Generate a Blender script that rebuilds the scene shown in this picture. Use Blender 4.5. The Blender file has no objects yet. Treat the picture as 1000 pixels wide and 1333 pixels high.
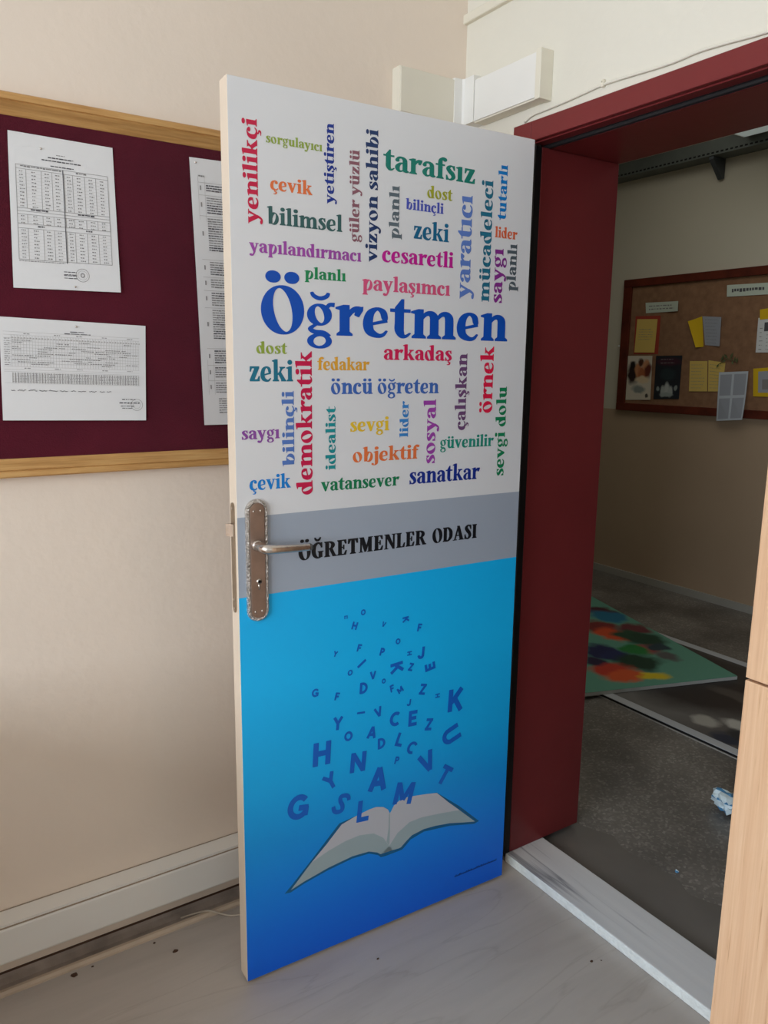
import bpy, math, random
from mathutils import Vector, Matrix
R = random.Random(7)
scene = bpy.context.scene
col = scene.collection

# ---------------------------------------------------------------- camera
CAM = Vector((-1.4694, -1.8436, 1.4602))
Fv = Vector((0.54059306, 0.82072641, -0.184844)); Rv = Vector((0.83632802, -0.5480905, 0.01233889)); Uv = Vector((0.09118439, 0.16126054, 0.98269041))
cd = bpy.data.cameras.new('camera'); cam = bpy.data.objects.new('camera', cd); col.objects.link(cam)
cd.sensor_fit = 'VERTICAL'; cd.sensor_height = 36.0; cd.sensor_width = 27.0
cd.lens = 1007.65 / 1333 * 36; cd.clip_start = 0.02; cd.clip_end = 60
cam.matrix_world = Matrix(((Rv.x, Uv.x, -Fv.x, CAM.x), (Rv.y, Uv.y, -Fv.y, CAM.y), (Rv.z, Uv.z, -Fv.z, CAM.z), (0, 0, 0, 1)))
scene.camera = cam

# ---------------------------------------------------------------- world, daylight, exposure
w = bpy.data.worlds.new('world'); scene.world = w; w.use_nodes = True
w.node_tree.nodes['Background'].inputs[0].default_value = (0.75, 0.86, 1.0, 1); w.node_tree.nodes['Background'].inputs[1].default_value = 0.3

def area(name, loc, aim, sx, sy, power, color):
    d = bpy.data.lights.new(name, 'AREA'); d.shape = 'RECTANGLE'; d.size = sx; d.size_y = sy; d.energy = power; d.color = color
    o = bpy.data.objects.new(name, d); col.objects.link(o); o.location = loc
    o.rotation_euler = (Vector(aim) - Vector(loc)).to_track_quat('-Z', 'Y').to_euler(); return o
area('daylight_room_window', (-5.12, -2.35, 1.75), (0, -2.2, 1.6), 3.3, 1.5, 192, (0.855, 0.945, 1.05))
area('corridor_ceiling_fill', (1.75, 0.1, 2.93), (1.75, 0.1, 0), 1.2, 2.6, 11.5, (1.0, 1.0, 0.92))  # added fill that brightens the corridor from above, no source of its own
vs = scene.view_settings; vs.view_transform = 'Standard'; vs.look = 'None'; vs.gamma = 1.0; vs.exposure = 0.0
try: vs.use_curve_mapping = False
except Exception: pass
scene.cycles.max_bounces = 10; scene.cycles.diffuse_bounces = 6; scene.cycles.use_denoising = True

# ---------------------------------------------------------------- helpers
def lin(c): return c / 12.92 if c <= 0.04045 else ((c + 0.055) / 1.055) ** 2.4
def hx(s): return tuple(lin(int(s[i:i + 2], 16) / 255) for i in (0, 2, 4)) + (1.0,)

def mat(name, color, rough=0.6, metal=0.0, spec=0.4, bump=0.0, bscale=60.0, var=0.0, vscale=4.0, sheen=0.0):
    m = bpy.data.materials.new(name); m.use_nodes = True; nt = m.node_tree; b = nt.nodes['Principled BSDF']
    c = hx(color) if isinstance(color, str) else color
    b.inputs['Base Color'].default_value = c; b.inputs['Roughness'].default_value = rough
    b.inputs['Metallic'].default_value = metal; b.inputs['Specular IOR Level'].default_value = spec
    if sheen: b.inputs['Sheen Weight'].default_value = sheen
    tc = nt.nodes.new('ShaderNodeTexCoord')
    if var:
        n = nt.nodes.new('ShaderNodeTexNoise'); n.inputs['Scale'].default_value = vscale; n.inputs['Detail'].default_value = 5
        nt.links.new(tc.outputs['Object'], n.inputs['Vector'])
        r = nt.nodes.new('ShaderNodeMapRange'); r.inputs[1].default_value = 0.3; r.inputs[2].default_value = 0.7
        r.inputs[3].default_value = 1 - var; r.inputs[4].default_value = 1 + var
        nt.links.new(n.outputs['Fac'], r.inputs[0])
        h = nt.nodes.new('ShaderNodeHueSaturation'); h.inputs['Color'].default_value = c
        nt.links.new(r.outputs[0], h.inputs['Value']); nt.links.new(h.outputs[0], b.inputs['Base Color'])
    if bump:
        n2 = nt.nodes.new('ShaderNodeTexNoise'); n2.inputs['Scale'].default_value = bscale; n2.inputs['Detail'].default_value = 4
        nt.links.new(tc.outputs['Object'], n2.inputs['Vector'])
        bp = nt.nodes.new('ShaderNodeBump'); bp.inputs['Strength'].default_value = bump; bp.inputs['Distance'].default_value = 0.01
        nt.links.new(n2.outputs['Fac'], bp.inputs['Height']); nt.links.new(bp.outputs[0], b.inputs['Normal'])
    return m

def ramp(nt, stops):
    r = nt.nodes.new('ShaderNodeValToRGB'); e = r.color_ramp.elements
    while len(e) < len(stops): e.new(0.5)
    for k, (p, c) in enumerate(stops): e[k].position = p; e[k].color = hx(c) if isinstance(c, str) else c
    return r

def grain(name, stops, scale, rough=0.45, spec=0.4, nscale=3.0, detail=6, mix=None):
    """streaky grain: noise stretched by a per-axis scale"""
    m = bpy.data.materials.new(name); m.use_nodes = True; nt = m.node_tree; b = nt.nodes['Principled BSDF']
    tc = nt.nodes.new('ShaderNodeTexCoord'); mp = nt.nodes.new('ShaderNodeMapping'); mp.inputs['Scale'].default_value = scale
    n = nt.nodes.new('ShaderNodeTexNoise'); n.inputs['Scale'].default_value = nscale; n.inputs['Detail'].default_value = detail; n.inputs['Roughness'].default_value = 0.62
    nt.links.new(tc.outputs['Object'], mp.inputs[0]); nt.links.new(mp.outputs[0], n.inputs['Vector'])
    r = ramp(nt, stops); nt.links.new(n.outputs['Fac'], r.inputs[0]); out = r.outputs[0]
    if mix:
        sc2, ns2, stops2, fac = mix
        mp2 = nt.nodes.new('ShaderNodeMapping'); mp2.inputs['Scale'].default_value = sc2
        n2 = nt.nodes.new('ShaderNodeTexNoise'); n2.inputs['Scale'].default_value = ns2; n2.inputs['Detail'].default_value = 4
        nt.links.new(tc.outputs['Object'], mp2.inputs[0]); nt.links.new(mp2.outputs[0], n2.inputs['Vector'])
        r2 = ramp(nt, stops2); nt.links.new(n2.outputs['Fac'], r2.inputs[0])
        mx = nt.nodes.new('ShaderNodeMix'); mx.data_type = 'RGBA'; mx.blend_type = 'MULTIPLY'; mx.inputs[0].default_value = fac
        nt.links.new(out, mx.inputs[6]); nt.links.new(r2.outputs[0], mx.inputs[7]); out = mx.outputs[2]
    nt.links.new(out, b.inputs['Base Color']); b.inputs['Roughness'].default_value = rough; b.inputs['Specular IOR Level'].default_value = spec
    return m

def blobs(name, base, items, axes, rough=0.5, warp=0.25, wscale=8.0, soft=0.5):
    """soft-edged painted patches (u, v, ru, rv, colour) on a flat picture; axes = which object axes are u, v"""
    m = bpy.data.materials.new(name); m.use_nodes = True; nt = m.node_tree; b = nt.nodes['Principled BSDF']; L = nt.links.new
    tc = nt.nodes.new('ShaderNodeTexCoord'); sx = nt.nodes.new('ShaderNodeSeparateXYZ'); L(tc.outputs['Object'], sx.inputs[0])
    n = nt.nodes.new('ShaderNodeTexNoise'); n.inputs['Scale'].default_value = wscale; n.inputs['Detail'].default_value = 5; L(tc.outputs['Object'], n.inputs['Vector'])
    ns = nt.nodes.new('ShaderNodeSeparateColor'); L(n.outputs['Color'], ns.inputs[0])
    def M(op, a, c):
        q = nt.nodes.new('ShaderNodeMath'); q.operation = op
        for i, v in ((0, a), (1, c)):
            if isinstance(v, (int, float)): q.inputs[i].default_value = v
            else: L(v, q.inputs[i])
        return q.outputs[0]
    u, v = sx.outputs[axes[0]], sx.outputs[axes[1]]
    n1 = M('MULTIPLY', M('SUBTRACT', ns.outputs[0], 0.5), warp * 2); n2 = M('MULTIPLY', M('SUBTRACT', ns.outputs[1], 0.5), warp * 2)
    u, v = M('ADD', u, n1), M('ADD', v, n2)
    rgb = nt.nodes.new('ShaderNodeRGB'); rgb.outputs[0].default_value = hx(base); cur = rgb.outputs[0]
    for (cu, cv, ru, rv, c) in items:
        du = M('DIVIDE', M('SUBTRACT', u, cu), ru); dv = M('DIVIDE', M('SUBTRACT', v, cv), rv)
        d = M('SQRT', M('ADD', M('MULTIPLY', du, du), M('MULTIPLY', dv, dv)), 0)
        mr = nt.nodes.new('ShaderNodeMapRange'); mr.inputs[1].default_value = 1 + soft * 0.4; mr.inputs[2].default_value = 1 - soft * 0.6; mr.inputs[3].default_value = 0; mr.inputs[4].default_value = 1
        L(d, mr.inputs[0])
        mx = nt.nodes.new('ShaderNodeMix'); mx.data_type = 'RGBA'; L(mr.outputs[0], mx.inputs[0]); L(cur, mx.inputs[6]); mx.inputs[7].default_value = hx(c); cur = mx.outputs[2]
    L(cur, b.inputs['Base Color']); b.inputs['Roughness'].default_value = rough
    return m

class MB:
    def __init__(s): s.v = []; s.f = []; s.m = []
    def poly(s, pts, mi=0):
        k = len(s.v); s.v += [tuple(p) for p in pts]; s.f.append(tuple(range(k, k + len(pts)))); s.m.append(mi)
    def box(s, x0, x1, y0, y1, z0, z1, mi=0):
        k = len(s.v); s.v += [(x, y, z) for z in (z0, z1) for y in (y0, y1) for x in (x0, x1)]
        for q in ((0, 2, 3, 1), (4, 5, 7, 6), (0, 1, 5, 4), (2, 6, 7, 3), (0, 4, 6, 2), (1, 3, 7, 5)): s.f.append(tuple(k + i for i in q)); s.m.append(mi)
    def prism(s, prof, fn, a, b, mi=0):
        """closed 2-D outline swept straight from a to b; fn(p, q, t) -> point"""
        n = len(prof); k = len(s.v)
        s.v += [fn(p, q, a) for p, q in prof] + [fn(p, q, b) for p, q in prof]
        for i in range(n): j = (i + 1) % n; s.f.append((k + i, k + j, k + n + j, k + n + i)); s.m.append(mi)
        s.f.append(tuple(k + i for i in reversed(range(n)))); s.m.append(mi); s.f.append(tuple(k + n + i for i in range(n))); s.m.append(mi)
    def tube(s, pts, rad, n=10, mi=0, cap=True):
        pts = [Vector(p) for p in pts]; rad = rad if isinstance(rad, (list, tuple)) else [rad] * len(pts)
        k0 = len(s.v); up = None
        for i, p in enumerate(pts):
            t = (pts[min(i + 1, len(pts) - 1)] - pts[max(i - 1, 0)]).normalized()
            if up is None: up = t.orthogonal().normalized()
            up = (up - t * up.dot(t)).normalized(); sd = t.cross(up)
            for a in range(n):
                an = 2 * math.pi * a / n; s.v.append(tuple(p + (up * math.cos(an) + sd * math.sin(an)) * rad[i]))
        for i in range(len(pts) - 1):
            for a in range(n):
                b = (a + 1) % n; s.f.append((k0 + i * n + a, k0 + i * n + b, k0 + (i + 1) * n + b, k0 + (i + 1) * n + a)); s.m.append(mi)
        if cap:
            s.f.append(tuple(k0 + a for a in reversed(range(n)))); s.m.append(mi)
            s.f.append(tuple(k0 + (len(pts) - 1) * n + a for a in range(n))); s.m.append(mi)
    def build(s, name, mats, parent=None, smooth=False, bevel=0.0, local=False):
        me = bpy.data.meshes.new(name); mats = mats if isinstance(mats, list) else [mats]
        v = s.v
        if parent is not None and not local:
            inv = parent.matrix_basis.inverted()
            gp = parent.parent
            if gp is not None: inv = inv @ gp.matrix_basis.inverted()
            v = [tuple(inv @ Vector(p)) for p in v]
        me.from_pydata(v, [], s.f); me.polygons.foreach_set('material_index', s.m)
        for m in mats: me.materials.append(m)
        if smooth: me.polygons.foreach_set('use_smooth', [True] * len(s.f))
        me.update(); o = bpy.data.objects.new(name, me); col.objects.link(o)
        if parent is not None: o.parent = parent
        if bevel:
            b = o.modifiers.new('edge', 'BEVEL'); b.width = bevel; b.segments = 2; b.limit_method = 'ANGLE'; b.angle_limit = 0.6
        return o
def B(x0, x1, y0, y1, z0, z1): m = MB(); m.box(x0, x1, y0, y1, z0, z1); return m
def tag(o, label=None, cat=None, group=None, kind=None):
    for k, v in (('label', label), ('category', cat), ('group', group), ('kind', kind)):
        if v: o[k] = v
    return o
def empty(name, loc, rz=0.0, parent=None):
    o = bpy.data.objects.new(name, None); col.objects.link(o); o.location = loc; o.rotation_euler = (0, 0, rz); o.empty_display_size = 0.05
    if parent: o.parent = parent
    o.matrix_basis = Matrix.Translation(Vector(loc)) @ Matrix.Rotation(rz, 4, 'Z')
    return o
def cr(pts, n=8):
    """Catmull-Rom through points of any dimension"""
    out = []
    for i in range(len(pts) - 1):
        p0, p1, p2, p3 = pts[max(i - 1, 0)], pts[i], pts[i + 1], pts[min(i + 2, len(pts) - 1)]
        for k in range(n):
            t = k / n
            out.append(tuple(0.5 * (2 * b + (c - a) * t + (2 * a - 5 * b + 4 * c - d) * t * t + (3 * b - a - 3 * c + d) * t ** 3) for a, b, c, d in zip(p0, p1, p2, p3)))
    out.append(tuple(pts[-1])); return out
def noise_mix(m, scale, amount): return m

# ---------------------------------------------------------------- materials
M = {}
M['wall'] = mat('cream_white_wall_paint', 'e0dbcd', 0.75, spec=0.25, bump=0.12, bscale=35, var=0.02, vscale=1.6)
M['wall_warm_lit'] = mat('warm_lit_wall_paint', 'e7d8c8', 0.75, spec=0.25, bump=0.12, bscale=35, var=0.025, vscale=1.6)  # wall paint with warm bounced light put into its colour
M['wall_plain'] = mat('white_wall_paint', 'dcdcda', 0.8)
M['ceiling'] = mat('white_ceiling_paint', 'e8e8e6', 0.85)
M['white_plastic'] = mat('white_trunking_plastic', 'e8e6e0', 0.4, var=0.02, vscale=6)
M['old_plastic'] = mat('yellowed_trunking_plastic', 'e2dccb', 0.4, var=0.03, vscale=6)
M['cable'] = mat('white_cable_sheath', 'c4b8a8', 0.5)
M['dust'] = mat('dusty_wall_foot', '978b82', 0.9, var=0.25, vscale=14, bump=0.3, bscale=50)
M['bead'] = mat('beige_floor_bead', 'c3b19c', 0.55, var=0.12, vscale=12)
M['red'] = mat('oxblood_gloss_paint', '762c2d', 0.34, spec=0.3, bump=0.04, bscale=25, var=0.06, vscale=5)
M['rubber'] = mat('black_rubber', '141214', 0.6)
M['oak'] = grain('honey_oak_rail', [(0.3, 'ab7d48'), (0.5, 'c09258'), (0.7, 'cda368')], (2.5, 40, 40), 0.4)
M['felt'] = mat('maroon_felt', '4f1020', 0.95, spec=0.1, var=0.12, vscale=7, bump=0.25, bscale=300, sheen=0.25)
M['paper'] = mat('white_paper', 'dedede', 0.8, spec=0.2)
M['ink'] = mat('grey_print', '8c8a89', 0.8); M['ink_dark'] = mat('dark_print', '58565a', 0.8); M['ink_pale'] = mat('pale_print', 'b4b2b0', 0.8)
M['edge'] = mat('cream_door_edge', 'e3d2bd', 0.55, var=0.03, vscale=5)
M['vinyl_white'] = mat('white_vinyl', 'dededf', 0.42, spec=0.35)
M['vinyl_grey'] = mat('grey_vinyl', 'a2abb8', 0.42, spec=0.35)
M['chrome'] = mat('worn_nickel', 'd2c9c0', 0.26, metal=1.0, bump=0.05, bscale=80, var=0.1, vscale=40)
M['hammered'] = mat('hammered_nickel', 'd2c9c0', 0.25, metal=1.0, bump=0.9, bscale=220)
M['satin'] = mat('brown_satin_nickel', 'a6948b', 0.38, metal=1.0, var=0.1, vscale=30)
M['steel'] = mat('zinc_plate', 'a99a88', 0.35, metal=1.0, var=0.12, vscale=40)
M['black'] = mat('black_hole', '0b0a0a', 0.7)
M['galv'] = mat('galvanised_steel', '6e736e', 0.55, metal=0.3, var=0.1, vscale=9)
M['bracket'] = mat('dark_bracket_steel', '5a5f63', 0.5, metal=0.4)
M['corr_low'] = mat('corridor_lower_paint', 'b89f86', 0.5, var=0.04, vscale=1.5)
M['corr_up'] = mat('corridor_upper_paint', 'd2cab8', 0.7, var=0.03, vscale=1.5)
M['skirt'] = mat('grey_corridor_skirting', 'aaa79f', 0.5)
M['mahogany'] = grain('dark_red_wood', [(0.3, '4a1c12'), (0.6, '66291a'), (0.8, '71301f')], (30, 3, 3), 0.4)
M['cork'] = mat('brown_cork', '8f6a4f', 0.95, var=0.15, vscale=25, bump=0.2, bscale=200)
M['tissue'] = mat('crumpled_white_film', 'dff2fa', 0.35, var=0.04, vscale=30)
M['tissue_blue'] = mat('blue_print_film', '4f93c4', 0.35)
M['seam'] = mat('dirty_seam', 'a3937f', 0.9)
M['chip'] = mat('dark_dirt', '4b3527', 0.95)

# floor laminate with a faint stone-like vein
def floor_mat():
    m = bpy.data.materials.new('pale_grey_laminate'); m.use_nodes = True; nt = m.node_tree; b = nt.nodes['Principled BSDF']; L = nt.links.new
    tc = nt.nodes.new('ShaderNodeTexCoord')
    mp = nt.nodes.new('ShaderNodeMapping'); mp.inputs['Scale'].default_value = (0.9, 5.5, 1); mp.inputs['Rotation'].default_value = (0, 0, math.radians(-14)); L(tc.outputs['Object'], mp.inputs[0])
    n = nt.nodes.new('ShaderNodeTexNoise'); n.inputs['Scale'].default_value = 2.6; n.inputs['Detail'].default_value = 7; n.inputs['Roughness'].default_value = 0.55; n.inputs['Distortion'].default_value = 0.6; L(mp.outputs[0], n.inputs['Vector'])
    r = ramp(nt, [(0.25, 'aba29a'), (0.45, 'b2aaa2'), (0.6, 'b6aea6'), (0.8, 'aea59d')]); L(n.outputs['Fac'], r.inputs[0])
    # thin darker veins
    n2 = nt.nodes.new('ShaderNodeTexNoise'); n2.inputs['Scale'].default_value = 1.3; n2.inputs['Detail'].default_value = 5; n2.inputs['Distortion'].default_value = 0.8; L(mp.outputs[0], n2.inputs['Vector'])
    a = nt.nodes.new('ShaderNodeMath'); a.operation = 'SUBTRACT'; a.inputs[1].default_value = 0.5; L(n2.outputs['Fac'], a.inputs[0])
    ab = nt.nodes.new('ShaderNodeMath'); ab.operation = 'ABSOLUTE'; L(a.outputs[0], ab.inputs[0])
    r2 = ramp(nt, [(0.0, 'eceae8'), (0.010, 'f8f7f6'), (0.022, 'ffffff')]); L(ab.outputs[0], r2.inputs[0])
    mx = nt.nodes.new('ShaderNodeMix'); mx.data_type = 'RGBA'; mx.blend_type = 'MULTIPLY'; mx.inputs[0].default_value = 0.6; L(r.outputs[0], mx.inputs[6]); L(r2.outputs[0], mx.inputs[7])
    L(mx.outputs[2], b.inputs['Base Color']); b.inputs['Roughness'].default_value = 0.42; b.inputs['Specular IOR Level'].default_value = 0.35
    return m
M['floor'] = floor_mat()

def marble_mat():
    m = bpy.data.materials.new('veined_marble'); m.use_nodes = True; nt = m.node_tree; b = nt.nodes['Principled BSDF']; L = nt.links.new
    tc = nt.nodes.new('ShaderNodeTexCoord')
    mp = nt.nodes.new('ShaderNodeMapping'); mp.inputs['Scale'].default_value = (12, 0.55, 6); mp.inputs['Rotation'].default_value = (0, 0, math.radians(5)); L(tc.outputs['Object'], mp.inputs[0])
    n = nt.nodes.new('ShaderNodeTexNoise'); n.inputs['Scale'].default_value = 2.0; n.inputs['Detail'].default_value = 8; n.inputs['Distortion'].default_value = 0.7; L(mp.outputs[0], n.inputs['Vector'])
    r = ramp(nt, [(0.3, 'c9c9c9'), (0.5, 'd6d6d6'), (0.75, 'dededd')]); L(n.outputs['Fac'], r.inputs[0])
    n2 = nt.nodes.new('ShaderNodeTexNoise'); n2.inputs['Scale'].default_value = 1.0; n2.inputs['Detail'].default_value = 5; n2.inputs['Distortion'].default_value = 0.2; L(mp.outputs[0], n2.inputs['Vector'])
    a = nt.nodes.new('ShaderNodeMath'); a.operation = 'SUBTRACT'; a.inputs[1].default_value = 0.5; L(n2.outputs['Fac'], a.inputs[0])
    ab = nt.nodes.new('ShaderNodeMath'); ab.operation = 'ABSOLUTE'; L(a.outputs[0], ab.inputs[0])
    r2 = ramp(nt, [(0.0, '9fa0a6'), (0.012, 'd0d1d4'), (0.04, 'ffffff')]); L(ab.outputs[0], r2.inputs[0])
    mx = nt.nodes.new('ShaderNodeMix'); mx.data_type = 'RGBA'; mx.blend_type = 'MULTIPLY'; mx.inputs[0].default_value = 0.9; L(r.outputs[0], mx.inputs[6]); L(r2.outputs[0], mx.inputs[7])
    L(mx.outputs[2], b.inputs['Base Color']); b.inputs['Roughness'].default_value = 0.35
    return m
M['marble'] = marble_mat()
M['marble_edge'] = mat('chipped_marble_edge', 'e6eae6', 0.7, bump=0.6, bscale=90, var=0.08, vscale=30)

def terrazzo_mat():
    m = bpy.data.materials.new('worn_terrazzo'); m.use_nodes = True; nt = m.node_tree; b = nt.nodes['Principled BSDF']; L = nt.links.new
    tc = nt.nodes.new('ShaderNodeTexCoord')
    v = nt.nodes.new('ShaderNodeTexVoronoi'); v.inputs['Scale'].default_value = 130; L(tc.outputs['Object'], v.inputs['Vector'])
    s = nt.nodes.new('ShaderNodeSeparateColor'); L(v.outputs['Color'], s.inputs[0])
    r = ramp(nt, [(0.0, '746f69'), (0.6, '7b7670'), (0.85, '8a857e'), (1.0, '9d9890')]); L(s.outputs[0], r.inputs[0])
    n = nt.nodes.new('ShaderNodeTexNoise'); n.inputs['Scale'].default_value = 3; n.inputs['Detail'].default_value = 4; L(tc.outputs['Object'], n.inputs['Vector'])
    r2 = ramp(nt, [(0.35, 'bdbdbd'), (0.65, 'ffffff')]); L(n.outputs['Fac'], r2.inputs[0])
    mx = nt.nodes.new('ShaderNodeMix'); mx.data_type = 'RGBA'; mx.blend_type = 'MULTIPLY'; mx.inputs[0].default_value = 1; L(r.outputs[0], mx.inputs[6]); L(r2.outputs[0], mx.inputs[7])
    L(mx.outputs[2], b.inputs['Base Color']); b.inputs['Roughness'].default_value = 0.4
    return m
M['terrazzo'] = terrazzo_mat()
M['concrete'] = mat('plain_concrete_strip', '6b6660', 0.5, var=0.1, vscale=6)

M['bamboo'] = grain('bamboo_wood_front', [(0.25, 'cba383'), (0.42, 'd8b290'), (0.58, 'deba98'), (0.78, 'e8c9aa')], (60, 60, 1.2), 0.42, nscale=2.6,
                    mix=((150, 150, 5.0), 1.7, [(0.27, 'c09f80'), (0.36, 'f5ebe0'), (1.0, 'ffffff')], 0.55))
M['bamboo_edge'] = mat('pale_wood_edge', 'd9b48e', 0.5)

def blue_mat():
    m = bpy.data.materials.new('blue_gradient_vinyl'); m.use_nodes = True; nt = m.node_tree; b = nt.nodes['Principled BSDF']; L = nt.links.new
    tc = nt.nodes.new('ShaderNodeTexCoord'); sx = nt.nodes.new('ShaderNodeSeparateXYZ'); L(tc.outputs['Object'], sx.inputs[0])
    q = nt.nodes.new('ShaderNodeMath'); q.operation = 'MULTIPLY_ADD'; q.inputs[1].default_value = 1.0; L(sx.outputs[2], q.inputs[0])
    q.inputs[2].default_value = 0.0
    r = ramp(nt, [(0.0, '0560dc'), (0.12, '0672e4'), (0.24, '0a88ea'), (0.36, '0e9ae9'), (0.50, '12b0f3'), (0.75, '16bcfb'), (0.98, '15b8f8')]); L(q.outputs[0], r.inputs[0])
    L(r.outputs[0], b.inputs['Base Color']); b.inputs['Roughness'].default_value = 0.42; b.inputs['Specular IOR Level'].default_value = 0.35
    return m
M['vinyl_blue'] = blue_mat()
M['fly'] = mat('deep_blue_print', '1263c6', 0.42)
M['fly2'] = mat('darker_blue_print', '1556a3', 0.42)
M['book_page'] = mat('printed_page_grey', 'bfc0c6', 0.42); M['book_block'] = mat('printed_page_edge', '9fb0b4', 0.42); M['book_line'] = mat('printed_cover_teal', '0d5e8c', 0.42)
M['title_ink'] = mat('black_vinyl_letter', '15171c', 0.42)

# ---------------------------------------------------------------- structure
FZ = 0.012   # corridor floor level
XC = 2.88    # far corridor wall
def struct(o): o['kind'] = 'structure'; return o
struct(B(-5.2, 0.0, -5.7, 0.2, -0.1, 0.0).build('floor', M['floor']))
struct(B(-5.2, 0.285, -5.7, 0.2, 2.95, 3.1).build('ceiling', M['ceiling']))
struct(B(-5.2, 0.0, 0.0, 0.2, 0.0, 2.95).build('wall_left', M['wall_warm_lit']))
mb = MB(); OY0, OY1, OZ = -0.262, -1.135, 2.05
mb.box(0, 0.285, OY0, 5.0, 0, 2.95); mb.box(0, 0.285, -5.7, OY1, 0, 2.95); mb.box(0, 0.285, OY1, OY0, OZ, 2.95)
struct(mb.build('wall_right', M['wall']))
struct(B(-5.2, 0.0, -5.7, -5.5, 0, 2.95).build('wall_back', M['wall_plain']))
mb = MB(); mb.box(-5.2, -5.0, -5.5, 0, 0, 1.0); mb.box(-5.2, -5.0, -5.5, 0, 2.5, 2.95); mb.box(-5.2, -5.0, -5.5, -4.0, 1.0, 2.5); mb.box(-5.2, -5.0, -0.7, 0, 1.0, 2.5)
struct(mb.build('wall_window', M['wall_plain']))
mb = MB()
for y in (-4.0, -2.92, -1.84, -0.76): mb.box(-5.08, -5.02, y, y + 0.06, 1.0, 2.5)
mb.box(-5.08, -5.02, -4.0, -0.70, 1.0, 1.06); mb.box(-5.08, -5.02, -4.0, -0.70, 2.44, 2.5)
struct(mb.build('window_1', M['white_plastic']))
# corridor shell
struct(B(0.0, XC + 0.1, -5.7, 5.0, -0.1, FZ).build('floor_corridor', M['terrazzo']))
struct(B(0.285, XC + 0.1, -5.7, 5.0, 2.95, 3.1).build('ceiling_corridor', M['ceiling']))
mb = MB(); mb.box(XC, XC + 0.1, -5.7, 5.0, 0, 1.188, 0); mb.box(XC, XC + 0.1, -5.7, 5.0, 1.188, 2.95, 1)
struct(mb.build('wall_corridor', [M['corr_low'], M['corr_up']]))
struct(B(0.285, XC, 4.9, 5.0, 0, 2.95).build('wall_corridor_end', M['corr_up']))
struct(B(0.285, XC, -5.7, -5.6, 0, 2.95).build('wall_corridor_front', M['corr_up']))
struct(B(XC - 0.012, XC, -5.6, 4.9, FZ, FZ + 0.048).build('baseboard_corridor', M['skirt']))
# dusty foot of the left wall with its floor bead
mb = MB()
mb.prism([(0, 0), (-0.036, 0), (-0.036, 0.003), (-0.020, 0.004), (-0.006, 0.012), (0, 0.022)], lambda p, q, t: (t, p, q), -5.0, 0.0, 0)
mb.prism([(-0.036, 0), (-0.056, 0), (-0.056, 0.006), (-0.050, 0.011), (-0.042, 0.011), (-0.036, 0.006)], lambda p, q, t: (t, p, q), -5.0, 0.0, 1)
mb.box(-5.0, 0.0, -0.0015, 0.0, 0.019, 0.025, 2)
struct(mb.build('baseboard_left', [M['dust'], M['bead'], M['chip']]))
# red door frame
fr = empty('trim_1', (0, -0.7, 0)); struct(fr)
tag(fr, 'oxblood red painted door frame around the open doorway', 'door frame')
YL, YR = -0.289, -1.107
B(-0.015, 0.0, YL, -0.223, 0, 2.072).build('architrave', M['red'], fr, bevel=0.002)
B(-0.015, 0.0, -1.173, YR, 0, 2.072).build('architrave', M['red'], fr, bevel=0.002)
B(-0.015, 0.0, YR, YL, 2.024, 2.072).build('architrave', M['red'], fr, bevel=0.002)
B(0.010, 0.30, -0.306, OY0, 0.03, 2.0116).build('jamb', M['red'], fr, bevel=0.002)
B(0.010, 0.30, OY1, -1.090, 0.03, 2.0116).build('jamb', M['red'], fr, bevel=0.002)
B(0.045, 0.30, OY1, OY0, 2.0116, OZ).build('head_jamb', M['red'], fr, bevel=0.002)
B(-0.011, 0.010, -0.305, YL, 0.03, 2.0116).build('rubber_gasket', M['rubber'], fr)
B(-0.011, 0.010, YR, -1.091, 0.03, 2.0116).build('rubber_gasket', M['rubber'], fr)
mb = MB(); mb.box(0.0, 0.045, YR, YL, 2.021, 2.03, 1); mb.tube([(0.036, YR, 2.017), (0.036, YL, 2.017)], 0.007, 8, 0)
mb.build('rubber_gasket', [M['rubber'], M['red']], fr)
# marble sill of the doorway
mb = MB(); mb.box(-0.001, 0.151, -1.13, -0.30, 0.0, 0.0295)
for f in range(len(mb.f)):
    if f == 4: mb.m[f] = 1
edge = [(0.345 + 0.018 * math.sin(k * 1.7) + 0.012 * math.sin(k * 4.1), -1.20 + k * 0.05) for k in range(20)]
mbs = MB(); mbs.poly([(0.150, -1.20, FZ + 0.0006)] + [(x, y, FZ + 0.0006) for x, y in edge] + [(0.150, -0.25, FZ + 0.0006)]); struct(mbs.build('trim_3', M['concrete']))
tag(struct(mb.build('trim_2', [M['marble'], M['marble_edge']], bevel=0.003)), 'grey veined marble door sill with a chipped white front edge', 'door sill')

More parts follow.
